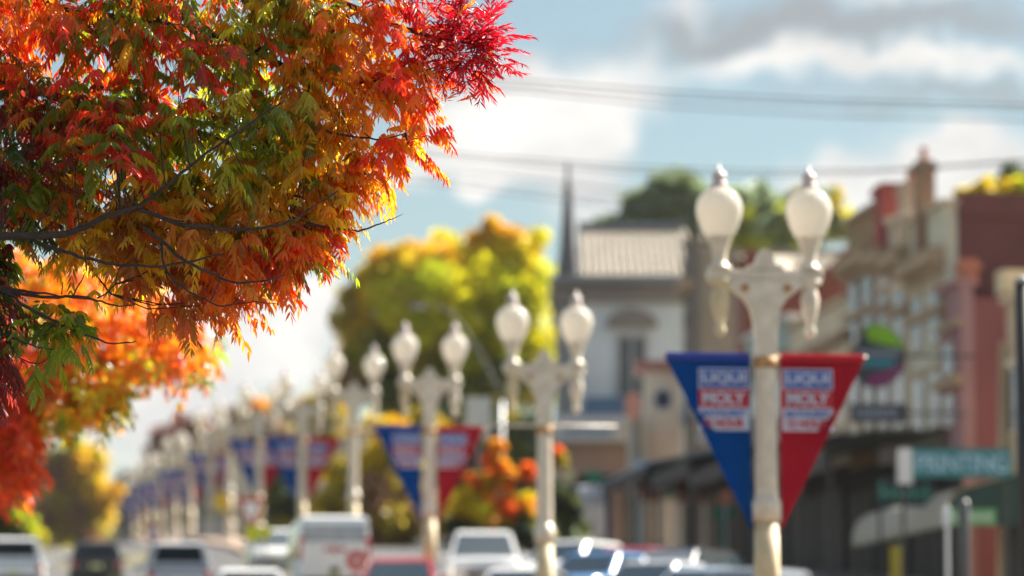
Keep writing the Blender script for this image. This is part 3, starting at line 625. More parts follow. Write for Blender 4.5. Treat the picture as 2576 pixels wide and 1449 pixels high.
MB().box(-.7, .7, -.7, .7, 0, p.z-gz-3).build('shaft', bmat('slate grey', (.2, .22, .24)), r); MB().lathe([(.8, p.z-gz-3), (.9, p.z-gz-2.6), (.3, p.z-gz-1), (.05, p.z-gz+.6)], n=8).build('cap', bmat('slate grey', (.2, .22, .24)), r)

# ------------------------------------------------------------------ bullnose verandah and signs at right
Tn = 22.0; s0 = s_of(2378, Tn); s1 = s_of(2142, Tn); x, y = st(Tn, s0); gz = ground(x, y)
root = thing('bullnose_verandah', 'curved cream iron verandah with a dark green end panel, lower right', 'verandah', (x, y, gz), SA)
Ls = s1-s0; zb = zat(1318, y)-gz; zt = zat(1228, y)-gz; dz = zt-zb
pr = [(0, zb), (.02, zb+dz*.3), (.1, zb+dz*.6), (.25, zb+dz*.85), (.5, zb+dz), (1.6, zb+dz*1.35), (3.0, zb+dz*1.75)]
mb = MB(); N = len(pr)
for off in (0, -.05):
    for (xx, zz) in pr:
        mb.v.append((xx-off, .1, zz+off)); mb.v.append((xx-off, Ls, zz+off))
for i in range(N-1):
    a = i*2; mb.f.append((a, a+1, a+3, a+2)); a2 = a+2*N; mb.f.append((a2, a2+2, a2+3, a2+1))
mb.build('curved_roof', corrugated('striped verandah iron', (.46, .42, .34), .55, .1, 6, 'Y'), root, True)
MB().prism(pr + [(3.0, zb-.02), (1.5, zb-.02)], .0, .09).build('end_panel', mat('dark green panel', (.012, .04, .03), .6), root)
MB().tube([(pr[k][0]-.01, -.01, pr[k][1]+.02) for k in range(N)], .035, 6).build('edge_trim', bmat('brown trim', (.3, .22, .15)), root)
for yy in (.3, Ls*.5, Ls-.2): MB().tube([(.1, yy, 0), (.1, yy, zb)], .06, 8).build('post', DARKM, root)
# big sign
Ys = 91; a, c = at(2262, 1128, Ys), at(2545, 1203, Ys); gz = ground(a.x, Ys)
r = thing('shop_sign', 'long teal sign reading PRINTING above the curved verandah', 'sign', (a.x, Ys, gz)); w = c.x-a.x; z1, z0 = a.z-gz, c.z-gz
MB().box(.3, w, 0, .15, z0+.03, z1).build('sign_board', mat('teal sign', (.015, .16, .17), .5), r)
MB().box(-.02, .298, -.05, .4, z0-.12, z1).build('white_end', WHT, r)
text_part('PRINTING', w-.5, (z1-z0)*.62, (w+.3)/2, -.02, (z0+z1)/2, mat('sign letters', (.3, .45, .55), .5), r, .02)
for xx in (.1, w-.1): MB().tube([(xx, .1, z0-.1), (xx, .25, z0-1.5), (xx, .25, 0)], .05, 8).build('post', DARKM, r)
# dark awning edge with green letters
a, c = at(2208, 1208, 96), at(2346, 1268, 96); gz = ground(a.x, 96)
r = thing('shop_sign', 'dark sign with faint green lettering under the teal sign', 'sign', (a.x, 96, gz)); w = c.x-a.x; z1, z0 = a.z-gz, c.z-gz
MB().box(-.05, w+.05, 0, .1, z0-.05, z1+.05).build('sign_board', mat('near black green', (.01, .02, .02)), r)
mb = MB(); gm = mat('green letters', (.05, .24, .17), .5)
xx = .05
for wd, full in ((.2, 1), (.16, .8), (.12, 1), (.2, .75), (.14, 1), (.12, .6), (.18, .9)):
    mb.box(xx, xx+wd*.35, -.02, -.003, z0+.05, z0+(z1-z0)*full-.03); mb.box(xx+wd*.35, xx+wd*.9, -.018, -.003, z0+(z1-z0)*.35, z0+(z1-z0)*.55); xx += wd+.03
mb.build('lettering', gm, r)
for q in (.05, w-.05): MB().tube([(q, .05, z0-.05), (q, .05, 0)], .04, 8).build('post', DARKM, r)
# oval hanging sign
Yo = 103; a, c = at(2150, 815, Yo), at(2277, 975, Yo); gz = ground(a.x, Yo); w = c.x-a.x; hh = a.z-c.z; zc = (a.z+c.z)/2-gz
r = thing('hanging_sign', 'dark rounded sign with lime, teal and purple bands projecting from the terrace', 'sign', (a.x, Yo, gz))
def arc(a0, a1, rx, ry, cx, n=14): return [(cx+rx*math.cos(a0+(a1-a0)*k/n), zc+ry*math.sin(a0+(a1-a0)*k/n)) for k in range(n+1)]
poly = [(0.02, zc-hh*.33), (.12, zc+hh*.35)] ; poly = [(0, zc-hh*.2), (.08, zc+hh*.3)]
out = arc(PI*.62, -PI*.62, w*.6, hh/2, w*.42, 20)
MB().prism(out + [(0.0, zc-hh*.3), (0.0, zc+hh*.1)], 0, .15).build('sign_board', mat('ink blue board', (.012, .022, .035), .5), r)
lime = arc(PI*.60, PI*.08, w*.58, hh*.48, w*.42, 10) + [(w*.55, zc+hh*.18), (w*.25, zc+hh*.25)]
MB().prism(lime, -.02, -.003).build('lime_band', mat('lime', (.16, .36, .0), .5), r)
pur = arc(-PI*.62, -PI*.08, w*.58, hh*.48, w*.42, 10) + [(w*.62, zc-hh*.24), (w*.3, zc-hh*.3)]
MB().prism(pur, -.02, -.003).build('purple_band', mat('purple', (.16, .012, .1), .5), r)
MB().box(w*.1, w*.8, -.018, -.003, zc-hh*.18, zc-hh*.05).build('teal_band', mat('teal band', (.01, .16, .22), .5), r)
mb = MB(); 
for k in range(10): mb.box(w*.08+k*w*.084, w*.08+k*w*.084+w*.045, -.02, -.003, zc-.02, zc+hh*.1)
mb.build('lettering', mat('grey letters', (.25, .3, .38)), r)
MB().tube([(w*.9, .07, zc), (w+1.9, .07, zc)], .04, 8).build('bracket', DARKM, r)
# navy sign
Yn = 102; a, c = at(2140, 1015, Yn), at(2281, 1062, Yn); gz = ground(a.x, Yn); w = c.x-a.x; z1, z0 = a.z-gz, c.z-gz
r = thing('hanging_sign', 'narrow navy sign with pale lettering below the rounded sign', 'sign', (a.x, Yn, gz))
MB().box(0, w, 0, .1, z0, z1).build('sign_board', mat('navy board', (.012, .018, .04), .5), r)
mb = MB()
for k in range(9): mb.box(.12+k*.13, .12+k*.13+.08, -.02, -.003, z0+.15, z1-.15)
mb.build('lettering', mat('grey letters', (.25, .3, .38)), r); MB().tube([(w*.9, .05, (z0+z1)/2), (w+1.6, .05, (z0+z1)/2)], .04, 8).build('bracket', DARKM, r)
# green street name sign
Yg = 74; a, c = at(2372, 1280, Yg), at(2506, 1322, Yg); gz = ground(a.x, Yg); w = c.x-a.x; z1, z0 = a.z-gz, c.z-gz
r = thing('street_sign', 'light green street name sign on a white post, lower right', 'sign', (a.x, Yg, gz))
MB().box(.16, w, 0, .03, z0, z1).build('sign_blade', mat('light green blade', (.16, .34, .14), .5), r); MB().box(0, .158, -.02, .05, z0, z1+.02).build('white_end', WHITE, r)
mb = MB()
for k in range(10): mb.box(.2+k*.075, .25+k*.075, -.012, -.002, z0+.1, z1-.1)
mb.build('lettering', mat('pale letters', (.5, .6, .45)), r); MB().tube([(.08, .03, 0), (.08, .03, z1+.1)], .035, 10).build('post', WHITE, r)
p = at(2424, 1255, 70); gz = ground(p.x, 70); o = MB().lathe([(.11, 0), (.105, p.z-gz-.1), (.08, p.z-gz-.03), (.02, p.z-gz)], n=14).build('bollard_post', mat('dark grey post', (.08, .08, .085), .4), smooth=True)
o.location = (p.x, 70, gz); tag(o, 'round topped grey post in front of the green street sign', 'post')
p = at(2258, 1372, 95); gz = ground(p.x, 95); r = thing('yellow_board', 'narrow yellow upright board in the shade under the verandah', 'sign', (p.x, 95.2, gz))
MB().box(-.17, .17, 0, .06, .25, p.z-gz).build('board', mat('yellow board', (.45, .33, .02), .5), r); MB().box(-.25, .25, -.1, .16, 0, .25).build('foot', DARKM, r)
# dark pole
p = at(2572, 712, 55); gz = ground(p.x, 55); r = thing('utility_pole', 'thick dark pole at the right edge of the picture', 'pole', (p.x, 55, gz))
MB().lathe([(.13, 0), (.11, p.z-gz)], n=16).build('shaft', mat('dark pole', (.025, .026, .026), .6), r, True); MB().lathe([(.13, p.z-gz), (.13, p.z-gz+.05), (.03, p.z-gz+.1)], n=16).build('cap', GREY, r, True)
# road signs on the median
def roadsign(name, label, px, yc, Y, shape, w, h, m, inner=None):
    p = at(px, yc, Y); gz = ground(p.x, Y); r = thing(name, label, 'sign', (p.x, Y, gz)); z = p.z-gz
    S = {'diamond': [(-w/2, z), (0, z+h/2), (w/2, z), (0, z-h/2)], 'tri': [(-w/2, z+h/2), (w/2, z+h/2), (0, z-h/2)],
         'box': [(-w/2, z-h/2), (w/2, z-h/2), (w/2, z+h/2), (-w/2, z+h/2)], 'round': [(w/2*math.cos(k*PI/10), z+h/2*math.sin(k*PI/10)) for k in range(20)]}[shape]
    sb = MB().prism(S, 0, .02).build('sign_plate', m, r)
    if inner:
        MB().prism([((x_)*.62, z+h*.03*(shape == 'tri')+(z_-z)*.62) for x_, z_ in S], -.012, -.002).build('sign_face', inner, sb)
    MB().tube([(0, .06, 0), (0, .06, z+h*.4)], .035, 8).build('post', GREY, r); return r
YEL = mat('sign yellow', (.75, .5, .01), .5); YG = mat('fluorescent yellow', (.6, .6, .0), .5); RS = mat('sign red', (.45, .04, .03), .5)
roadsign('give_way_sign', 'red bordered give way triangle among the lamp posts', 632, 1292, 118, 'tri', .92, 1.0, RS, WHITE)
roadsign('warning_sign', 'orange yellow diamond sign left of the give way triangle', 557, 1262, 168, 'diamond', .75, 1.15, YEL)
roadsign('warning_sign', 'round bright yellow sign below the give way triangle', 636, 1342, 108, 'round', .44, .5, YG)
roadsign('warning_sign', 'smaller bright yellow sign beside a lamp post, right of the round one', 668, 1340, 112, 'round', .36, .44, YG)
roadsign('keep_left_sign', 'pale red roundel left of the far lamp posts', 385, 1338, 150, 'round', .6, .75, RS, WHITE)
roadsign('advertising_sign', 'plain white board standing left of the second lamp post', 1203, 1050, 140, 'box', .92, 1.5, mat('cream board', (.7, .68, .6)))
roadsign('shop_sign', 'small green shop sign under the corner shop fascia', 1495, 1200, 143, 'box', .62, .42, mat('sign green', (.01, .22, .12)))
roadsign('shop_sign', 'cream oval sign beside the second lamp post', 1428, 1198, 143, 'round', .7, .55, mat('pale oval', (.62, .52, .28)))
r = roadsign('shop_sign', 'salmon pink oval sign on a brown post above the corner shop', 1593, 1022, 138, 'round', .62, 1.05, mat('salmon sign', (.7, .3, .2), .5))
roadsign('round_sign', 'small salmon disc above the green traffic post', 1826, 1252, 118, 'round', .42, .5, SALM)
# green traffic post
p = at(1820, 1275, 120); gz = ground(p.x, 120); r = thing('traffic_post', 'dark green post with a box head left of the nearest lamp post', 'post', (p.x, 120, gz)); GM = mat('traffic green', (.01, .11, .07), .5)
MB().tube([(0, 0, 0), (0, 0, p.z-gz)], .07, 10).build('shaft', GM, r); MB().box(-.38, .38, -.12, .12, p.z-gz-.35, p.z-gz).build('head', GM, r, bevel=.03); MB().box(-.2, -.06, -.1, .1, p.z-gz-1.1, p.z-gz-.35).build('side_box', GM, r)
# outreach light
Yl = 150; a = at(1262, 1010, Yl); gz = ground(a.x, Yl)
r = thing('highway_light', 'thin grey highway light with a long curved arm in front of the big tree', 'street lamp', (a.x, Yl, gz))
P = [at(px, py, Yl)-Vector((a.x, Yl, gz)) for px, py in ((1262, 1010), (1248, 965), (1205, 885), (1160, 815), (1125, 778), (1090, 765), (1062, 770))]
MB().tube([(0, 0, 0), tuple(P[0])], [.11, .07], 10).build('pole', GREY, r, True); MB().tube(P, [.035, .032, .03, .028, .025, .025, .025], 8).build('arm', mat('dull grey steel', (.16, .17, .17), .6), r, True)
MB().box(P[-1].x-.45, P[-1].x+.1, -.12, .12, P[-1].z-.1, P[-1].z+.06).build('light_head', GREY, r, bevel=.03)

# ------------------------------------------------------------------ power lines
WIRE = mat('wire', (.1, .1, .11), .5)
def wire(label, Y, pts, rad=.02):
    P = [at(x, y, Y) for x, y in pts]; d0 = P[0]-P[1]; d1 = P[-1]-P[-2]
    P = [P[0]+d0*6-Vector((0, 0, -1.5))] + P + [P[-1]+d1*4]
    o = MB().tube(P, rad, 5).build('power_line', WIRE); tag(o, label, 'power line', 'overhead wires crossing the street')
for k, (o1, o2, lb) in enumerate(((0, 0, 'topmost wire of the upper bundle, crossing the upper right sky'), (22, 14, 'middle wire of the upper bundle'), (40, 40, 'lowest wire of the upper bundle'))):
    wire(lb, 80+3*k, [(900, 170+o1), (1330, 204+o1*.7), (1700, 231+(o1+o2)*.5), (2100, 252+o2), (2576, 264+o2)], .016)
for k, (dy, lb) in enumerate(((0, 'upper wire just touching the lamp finials'), (13, 'wire close beneath the one touching the lamp finials'))):
    wire(lb, 100+3*k, [(700, 345+dy), (1130, 385+dy), (1560, 418+dy), (1900, 430+dy), (2200, 428+dy*.5), (2576, 403+dy*.3)], .018)
for k, (dy, lb) in enumerate(((0, 'first of three faint wires left of the spire'), (26, 'second of three faint wires left of the spire'), (44, 'lowest of three faint wires left of the spire'))):
    wire(lb, 120+3*k, [(700, 385+dy), (1100, 420+dy), (1560, 478+dy), (2000, 545+dy), (2400, 620+dy)], .02)

# ------------------------------------------------------------------ leaves
def mesh_np(name, V, faces_q, faces_t, col, m, parent=None, smooth=False):
    me = bpy.data.meshes.new(name); nv = len(V)
    nq, nt_ = len(faces_q), len(faces_t)
    me.vertices.add(nv); me.vertices.foreach_set('co', V.astype(np.float32).ravel())
    loops = np.concatenate([faces_q.ravel(), faces_t.ravel()]).astype(np.int32)
    me.loops.add(len(loops)); me.loops.foreach_set('vertex_index', loops)
    me.polygons.add(nq+nt_)
    ls = np.concatenate([np.arange(nq)*4, nq*4+np.arange(nt_)*3]).astype(np.int32)
    me.polygons.foreach_set('loop_start', ls)
    me.update(calc_edges=True)
    ca = me.color_attributes.new('Col', 'FLOAT_COLOR', 'POINT')
    cc = np.ones((nv, 4), np.float32); cc[:, :3] = col; ca.data.foreach_set('color', cc.ravel())
    me.materials.append(m); o = bpy.data.objects.new(name, me); C.objects.link(o); o.parent = parent; return o
def norm(a): return a/np.maximum(np.linalg.norm(a, axis=-1, keepdims=True), 1e-6)
def compound(B, D, Lr, col, pairs=6, ll=.085, droop=.5, hang=.85, wfac=.27, spiky=None):
    """pinnate leaves: B base points, D directions, Lr rachis lengths, col per-leaf colours -> leaflet arrays"""
    n = len(B); k = pairs*2+1; down = np.array([0, 0, -1.0]); up_ = np.zeros(n) if spiky is None else spiky
    hg_ = np.clip(RNG.normal(hang, .25, n), .2, 1.3)*(1-.9*up_); hg_ = hg_[:, None, None]; dr_ = (droop*RNG.uniform(.5, 1.3, n)*(1-.8*up_))[:, None, None]; wf_ = (wfac*(1-.35*up_))[:, None, None]
    t = np.concatenate([np.repeat(np.linspace(.3, .95, pairs), 2), [1.0]])
    sgn = np.concatenate([np.tile([1.0, -1.0], pairs), [0.0]])
    P = B[:, None] + D[:, None]*(Lr[:, None, None]*t[None, :, None]) + down*(Lr[:, None, None]*dr_*t[None, :, None]**2)
    T = norm(D[:, None] + down*(2*dr_*t[None, :, None]))
    S = norm(np.cross(T, down)+1e-4)
    ax = norm(S*sgn[None, :, None]*.75 + T*(.55+.35*up_[:, None, None]) + down*hg_ + RNG.normal(0, .16, (n, k, 3)))
    rl = norm(RNG.normal(0, 1, (n, k, 3))*.55 + np.cross(ax, S*(sgn[None, :, None]+.3)))
    wv = norm(np.cross(ax, rl)); nn = np.cross(wv, ax)
    l = ll*(.65+.45*np.sin(PI*t))[None, :, None]*(Lr/Lr.mean())[:, None, None]*RNG.uniform(.8, 1.15, (n, k, 1)); w = l*wf_
    q = [P, P+ax*l*.28+wv*w*.46, P+ax*l*.3-nn*w*.18, P+ax*l*.28-wv*w*.46,
         P+ax*l*.64+wv*w*.34+down*l*.03, P+ax*l*.66-nn*w*.12+down*l*.03, P+ax*l*.64-wv*w*.34+down*l*.03, P+ax*l+down*l*.12+nn*w*.2]
    V = np.stack(q, 2).reshape(-1, 3); m = n*k; o = np.arange(m)[:, None]*8
    fq = np.concatenate([o+np.array([1, 4, 5, 2]), o+np.array([2, 5, 6, 3])]); ft = np.concatenate([o+np.array([0, 1, 2]), o+np.array([0, 2, 3]), o+np.array([4, 7, 5]), o+np.array([5, 7, 6])])
    c = np.repeat(np.repeat(col, k, 0)*RNG.uniform(.8, 1.2, (m, 1)), 8, 0)
    return V, fq, ft, np.clip(c, 0, .95)
def inside(poly, x, y):
    r = np.zeros(len(x), bool); n = len(poly); j = n-1
    for i in range(n):
        xi, yi = poly[i]; xj, yj = poly[j]
        c = ((yi > y) != (yj > y)) & (x < (xj-xi)*(y-yi)/(yj-yi+1e-9)+xi); r ^= c; j = i
    return r
def sample(poly, n, insets=((0, 0),)):
    P = np.array(poly, float); out = np.empty((0, 2))
    while len(out) < n:
        q = RNG.uniform(P.min(0), P.max(0), (n*3, 2)); ok = np.ones(len(q), bool)
        for dx, dy in insets: ok &= inside(poly, q[:, 0]+dx, q[:, 1]+dy)
        out = np.concatenate([out, q[ok]])
    return out[:n]
def at_np(q, Y):
    u = (q[:, 0]-W/2)/F; v = (H/2-q[:, 1])/F; cp, sp = math.cos(PITCH), math.sin(PITCH)
    d = np.stack([u, cp-v*sp, sp+v*cp], 1); return np.array([0, 0, EYE]) + d*(Y/d[:, 1])[:, None]
def palette(q, pts, jit=60, k=2.5):
    """each leaf group takes the foliage colour of a nearby control point"""
    c = np.array([p[:2] for p in pts], float); cl = [p[2] for p in pts]
    qq = q + RNG.normal(0, jit, q.shape); d = np.linalg.norm(qq[:, None]-c[None], axis=2)
    i = d.argmin(1); out = np.empty((len(q), 3))
    for n_, j in enumerate(i):
        opts = cl[j]; r_ = RNG.random(); a = 0
        for w_, name in opts:
            a += w_
            if r_ <= a: break
        out[n_] = HUE[name]
    return out*RNG.uniform(.75, 1.2, (len(q), 1))
HUE = {'o2': (.90, .27, .008), 'r2': (.90, .13, .008), 'red': (.92, .055, .01), 'crim': (.52, .006, .018), 'ro': (.95, .22, .008), 'or': (.95, .42, .01), 'gold': (.92, .56, .015), 'yel': (.88, .72, .03),
       'gr': (.24, .32, .01), 'yg': (.60, .58, .02), 'dg': (.08, .13, .02), 'bro': (.68, .28, .03), 'dr': (.30, .03, .02), 'brr': (.72, .16, .02)}
# ---- foreground tree
Y1 = 26.0
ALL = [(-900, -350), (980, -330), (1130, -200), (1235, 0), (1300, 70), (1328, 175), (1310, 235), (1240, 262), (1175, 250), (1150, 310), (1125, 400), (1060, 430), (1045, 475), (985, 500), (965, 560), (895, 570), (870, 630), (830, 690),
       (760, 700), (815, 750), (765, 830), (690, 800), (635, 862), (540, 850), (440, 830), (415, 760), (350, 745), (230, 700), (130, 660), (70, 610), (35, 650), (40, 1000), (-900, 1100)]
PAL = [(305, 320, [(1, 'red')]), (290, 370, [(1, 'red')]), (160, 830, [(.8, 'gr'), (.2, 'dg')]), (60, 60, [(.6, 'ro'), (.3, 'red'), (.1, 'or')]), (220, 80, [(.5, 'ro'), (.3, 'gr'), (.2, 'red')]), (480, 50, [(.5, 'red'), (.3, 'ro'), (.2, 'gr')]), (430, 180, [(.4, 'red'), (.3, 'ro'), (.3, 'gr')]),
       (330, 20, [(.5, 'gr'), (.3, 'or'), (.2, 'red')]), (640, 30, [(.6, 'gr'), (.2, 'or'), (.2, 'yg')]), (620, 160, [(.6, 'gr'), (.25, 'yg'), (.15, 'red')]), (740, 60, [(.4, 'yg'), (.3, 'gr'), (.3, 'or')]), (760, 200, [(.5, 'gr'), (.3, 'yg'), (.2, 'or')]),
       (880, 60, [(.6, 'ro'), (.4, 'or')]), (960, 140, [(.4, 'ro'), (.6, 'or')]), (870, 260, [(.7, 'or'), (.3, 'gold')]), (1020, 60, [(.6, 'red'), (.4, 'ro')]), (1100, 60, [(1, 'crim')]), (1200, 80, [(1, 'crim')]), (1260, 150, [(1, 'crim')]), (1160, 150, [(.8, 'crim'), (.2, 'red')]), (1230, 220, [(1, 'crim')]),
       (1070, 200, [(.7, 'ro'), (.3, 'red')]), (1000, 300, [(.6, 'or'), (.4, 'ro')]), (1100, 330, [(.6, 'ro'), (.4, 'red')]), (1010, 430, [(.6, 'red'), (.4, 'ro')]), (900, 400, [(.7, 'or'), (.3, 'gold')]), (940, 500, [(.6, 'ro'), (.4, 'or')]), (850, 590, [(.7, 'ro'), (.3, 'red')]),
       (780, 340, [(.5, 'gold'), (.3, 'gr'), (.2, 'or')]), (700, 400, [(.5, 'gold'), (.3, 'gr'), (.2, 'yg')]), (780, 480, [(.6, 'gold'), (.2, 'yel'), (.2, 'gr')]), (640, 320, [(.6, 'gr'), (.4, 'yg')]), (560, 420, [(.4, 'gold'), (.4, 'yg'), (.2, 'gr')]), (600, 500, [(.6, 'gold'), (.4, 'bro')]),
       (450, 300, [(.5, 'gr'), (.4, 'yg'), (.1, 'red')]), (340, 330, [(.75, 'gr'), (.25, 'dr')]), (480, 400, [(.5, 'gr'), (.3, 'yg'), (.2, 'gold')]), (150, 200, [(.5, 'gr'), (.3, 'brr'), (.2, 'gold')]), (60, 200, [(.6, 'dg'), (.4, 'brr')]), (240, 230, [(.6, 'gr'), (.4, 'brr')]), (60, 320, [(.5, 'dg'), (.5, 'dr')]), (180, 330, [(.5, 'dr'), (.3, 'gr'), (.2, 'red')]),
       (120, 430, [(.4, 'brr'), (.4, 'gr'), (.2, 'or')]), (250, 440, [(.4, 'or'), (.4, 'gr'), (.2, 'gold')]), (60, 510, [(.8, 'gr'), (.2, 'brr')]), (380, 500, [(.6, 'gold'), (.4, 'bro')]), (240, 560, [(.6, 'bro'), (.4, 'gold')]), (480, 580, [(.6, 'gold'), (.4, 'bro')]), (380, 640, [(.7, 'bro'), (.3, 'gold')]), (330, 700, [(.8, 'bro'), (.2, 'or')]),
       (560, 660, [(.5, 'bro'), (.5, 'ro')]), (680, 640, [(.3, 'red'), (.7, 'ro')]), (740, 720, [(.5, 'red'), (.5, 'ro')]), (640, 780, [(.5, 'brr'), (.3, 'ro'), (.2, 'red')]), (520, 780, [(.6, 'brr'), (.4, 'bro')]), (470, 720, [(.6, 'brr'), (.4, 'bro')]), (700, 560, [(.5, 'gold'), (.3, 'gr'), (.2, 'ro')]), (20, 700, [(.6, 'dg'), (.4, 'dr')]), (10, 850, [(1, 'dr')]), (5, 950, [(1, 'dr')]),
       (-300, 0, [(.5, 'ro'), (.5, 'gr')]), (-300, 400, [(.6, 'gr'), (.4, 'gold')]), (-300, 800, [(.6, 'gr'), (.4, 'brr')]), (300, -300, [(.5, 'ro'), (.5, 'gr')]), (900, -300, [(.5, 'red'), (.5, 'or')])]
ins = ((36, 0), (-10, 0), (0, 55), (26, 44))
q1 = sample(ALL, 480, ins)
inf = (q1[:, 0] > -60) & (q1[:, 1] > -80)
q1 = np.concatenate([q1, sample([(x_, y_) for x_, y_ in [(-60, -80), (1215, -80), (1235, 0), (1300, 70), (1328, 175), (1310, 235), (1240, 262), (1175, 250), (1150, 310), (1125, 400), (1060, 430), (1045, 475), (985, 500), (965, 560), (895, 570), (870, 630), (830, 690),
       (760, 700), (815, 750), (765, 830), (690, 800), (635, 862), (540, 850), (440, 830), (415, 760), (350, 745), (230, 700), (130, 660), (70, 610), (35, 650), (40, 1000), (-60, 1100)]], 370, ins)])
thin = (q1[:, 1] > 560) & (RNG.random(len(q1)) < .12); q1 = q1[~thin]
q1 = np.concatenate([q1, sample([(150, 540), (600, 500), (800, 540), (770, 700), (690, 730), (560, 760), (430, 730), (250, 620)], 45)])
wd = .25 + .85*np.clip((1150-q1[:, 0])/1300, 0, 1)*np.clip((900-q1[:, 1])/700, .15, 1)
Yc = Y1 + RNG.uniform(-1, 1, len(q1))*wd
for poly_, n_, ya, yb_ in (([(270, 275), (345, 280), (345, 315), (300, 360), (268, 320)], 8, 25.0, 25.1), ([(110, 760), (200, 790), (235, 850), (150, 880), (110, 850)], 8, 25.0, 25.4), ([(-60, 620), (25, 640), (30, 760), (20, 960), (-60, 1000)], 26, 25, 26.4)):
    q_ = sample(poly_, n_); q1 = np.concatenate([q1, q_]); Yc = np.concatenate([Yc, RNG.uniform(ya, yb_, n_)])
# limbs
LIMB = [([(-900, 500), (-300, 610), (0, 596), (83, 593), (156, 588), (215, 570), (267, 544), (305, 532), (347, 518), (382, 497), (417, 470), (500, 400), (600, 330), (720, 250)], .026, .006, 25.0),
        ([(340, 524), (399, 544), (444, 563), (514, 570), (573, 577), (635, 574), (694, 567), (738, 553), (790, 520), (850, 480)], .016, .005, 25.1),
        ([(660, 515), (716, 539), (757, 553), (810, 570), (862, 577), (914, 579), (955, 563), (985, 550), (1014, 537)], .014, .002, 25.7),
        ([(-400, 560), (0, 585), (97, 612), (153, 629), (212, 648), (285, 664), (347, 669), (410, 669), (469, 659), (560, 640)], .013, .006, 25.1),
        ([(361, 575), (410, 608), (451, 645), (496, 673), (542, 693), (590, 709), (653, 709), (715, 692)], .014, .005, 25.1),
        ([(-500, 640), (0, 725), (76, 733), (149, 744), (226, 747)], .011, .004, 25.0), ([(-300, 690), (0, 730), (104, 746), (184, 747), (243, 756), (288, 768), (338, 766)], .012, .004, 25.0),
        ([(-300, 650), (0, 730), (52, 765), (104, 792), (156, 817), (208, 841), (285, 865), (342, 858)], .013, .004, 25.0), ([(-200, 780), (0, 839), (49, 858), (97, 874), (177, 883)], .009, .003, 25.0),
        ([(406, 600), (411, 660), (430, 695), (455, 720), (500, 745), (560, 770), (620, 760), (700, 765)], .010, .003, 25.2), ([(212, 648), (240, 690), (270, 728), (280, 740)], .009, .004, 25.8), ([(212, 648), (250, 600), (290, 560)], .008, .004, 25.8),
        ([(245, 748), (270, 735), (290, 715)], .006, .003, 25.6), ([(155, 740), (158, 710)], .005, .003, 25.7), ([(182, 745), (205, 705), (218, 680)], .006, .003, 25.7), ([(130, 880), (170, 858)], .006, .003, 25.6), ([(20, 845), (50, 900), (95, 915), (125, 895)], .006, .003, 25.6),
        ([(-700, 420), (-200, 380), (0, 435), (120, 470), (200, 480), (260, 560), (330, 600), (420, 640), (520, 600)], .032, .006, 26.4), ([(-700, 300), (-300, 150), (0, 200), (160, 250), (330, 300), (480, 330), (600, 370), (700, 430), (800, 460)], .040, .006, 26.2),
        ([(-700, 100), (-200, -60), (150, 20), (400, 60), (560, 90), (640, 130), (780, 190), (920, 200), (1050, 195), (1140, 170)], .035, .005, 26.1), ([(-500, -300), (0, -250), (400, -160), (700, -60), (850, 0), (980, 60), (1080, 90), (1180, 110), (1250, 140)], .035, .005, 26.0),
        ([(640, 130), (740, 80), (880, 40), (1000, -20)], .012, .004, 26.0), ([(900, 210), (980, 200), (1050, 185), (1110, 160)], .010, .004, 25.8), ([(820, 330), (900, 345), (960, 350), (1020, 335)], .009, .004, 25.7), ([(740, 490), (800, 500), (860, 480), (930, 440)], .009, .004, 26.0),
        ([(300, 300), (380, 380), (430, 440), (520, 470), (640, 450)], .014, .005, 26.3), ([(500, 140), (600, 220), (680, 290), (780, 330), (880, 300)], .014, .004, 26.3), ([(80, 380), (170, 440), (280, 500), (360, 580)], .014, .005, 26.2)]
tb = Vector((-9.5, 27.0, ground(-9.5, 27)))
fork = Vector((-8.4, 26.6, tb.z + 3.6))
tree1 = thing('autumn_tree', 'large sharp autumn tree in the foreground, crimson, orange and green feathery leaves', 'tree', tuple(tb))
TB = Vector(tb); mb = MB()
MB().tube([(0, 0, -.2), (.1, 0, .8), (.35, -.1, 2.2), tuple(fork-TB)], [.38, .30, .26, .22], 14).build('trunk', BARK, tree1, True)
nodes = []
for pts, r0, r1, Yd in LIMB:
    P = [at(x_, y_, Yd + .05*math.sin(i*1.7)) for i, (x_, y_) in enumerate(pts)]
    if pts[0][0] < -150:
        P = [fork, fork*.45+P[0]*.55+Vector((0, 0, -.1))] + P; rr = [.10, .07] + list(np.linspace(r0*1.2, r1, len(P)-2))
    else: rr = list(np.linspace(r0, r1, len(P)))
    # smooth subdivision
    Q = []; R = []
    for i in range(len(P)-1):
        a_, b_, c_, d_ = P[max(i-1, 0)], P[i], P[i+1], P[min(i+2, len(P)-1)]
        for j in range(4):
            u = j/4; Q.append(.5*((2*b_)+(c_-a_)*u+(2*a_-5*b_+4*c_-d_)*u*u+(3*b_-a_-3*c_+d_)*u**3)+Vector((0, 0, random.uniform(-.006, .006)))); R.append(rr[i]*(1-u)+rr[i+1]*u)
    Q.append(P[-1]); R.append(rr[-1]); nodes += Q[6:]
    mb.tube([q_-TB for q_ in Q], R, 7)
mb.build('limbs', BARK, tree1, True)
ND = np.array([tuple(n_) for n_ in nodes])
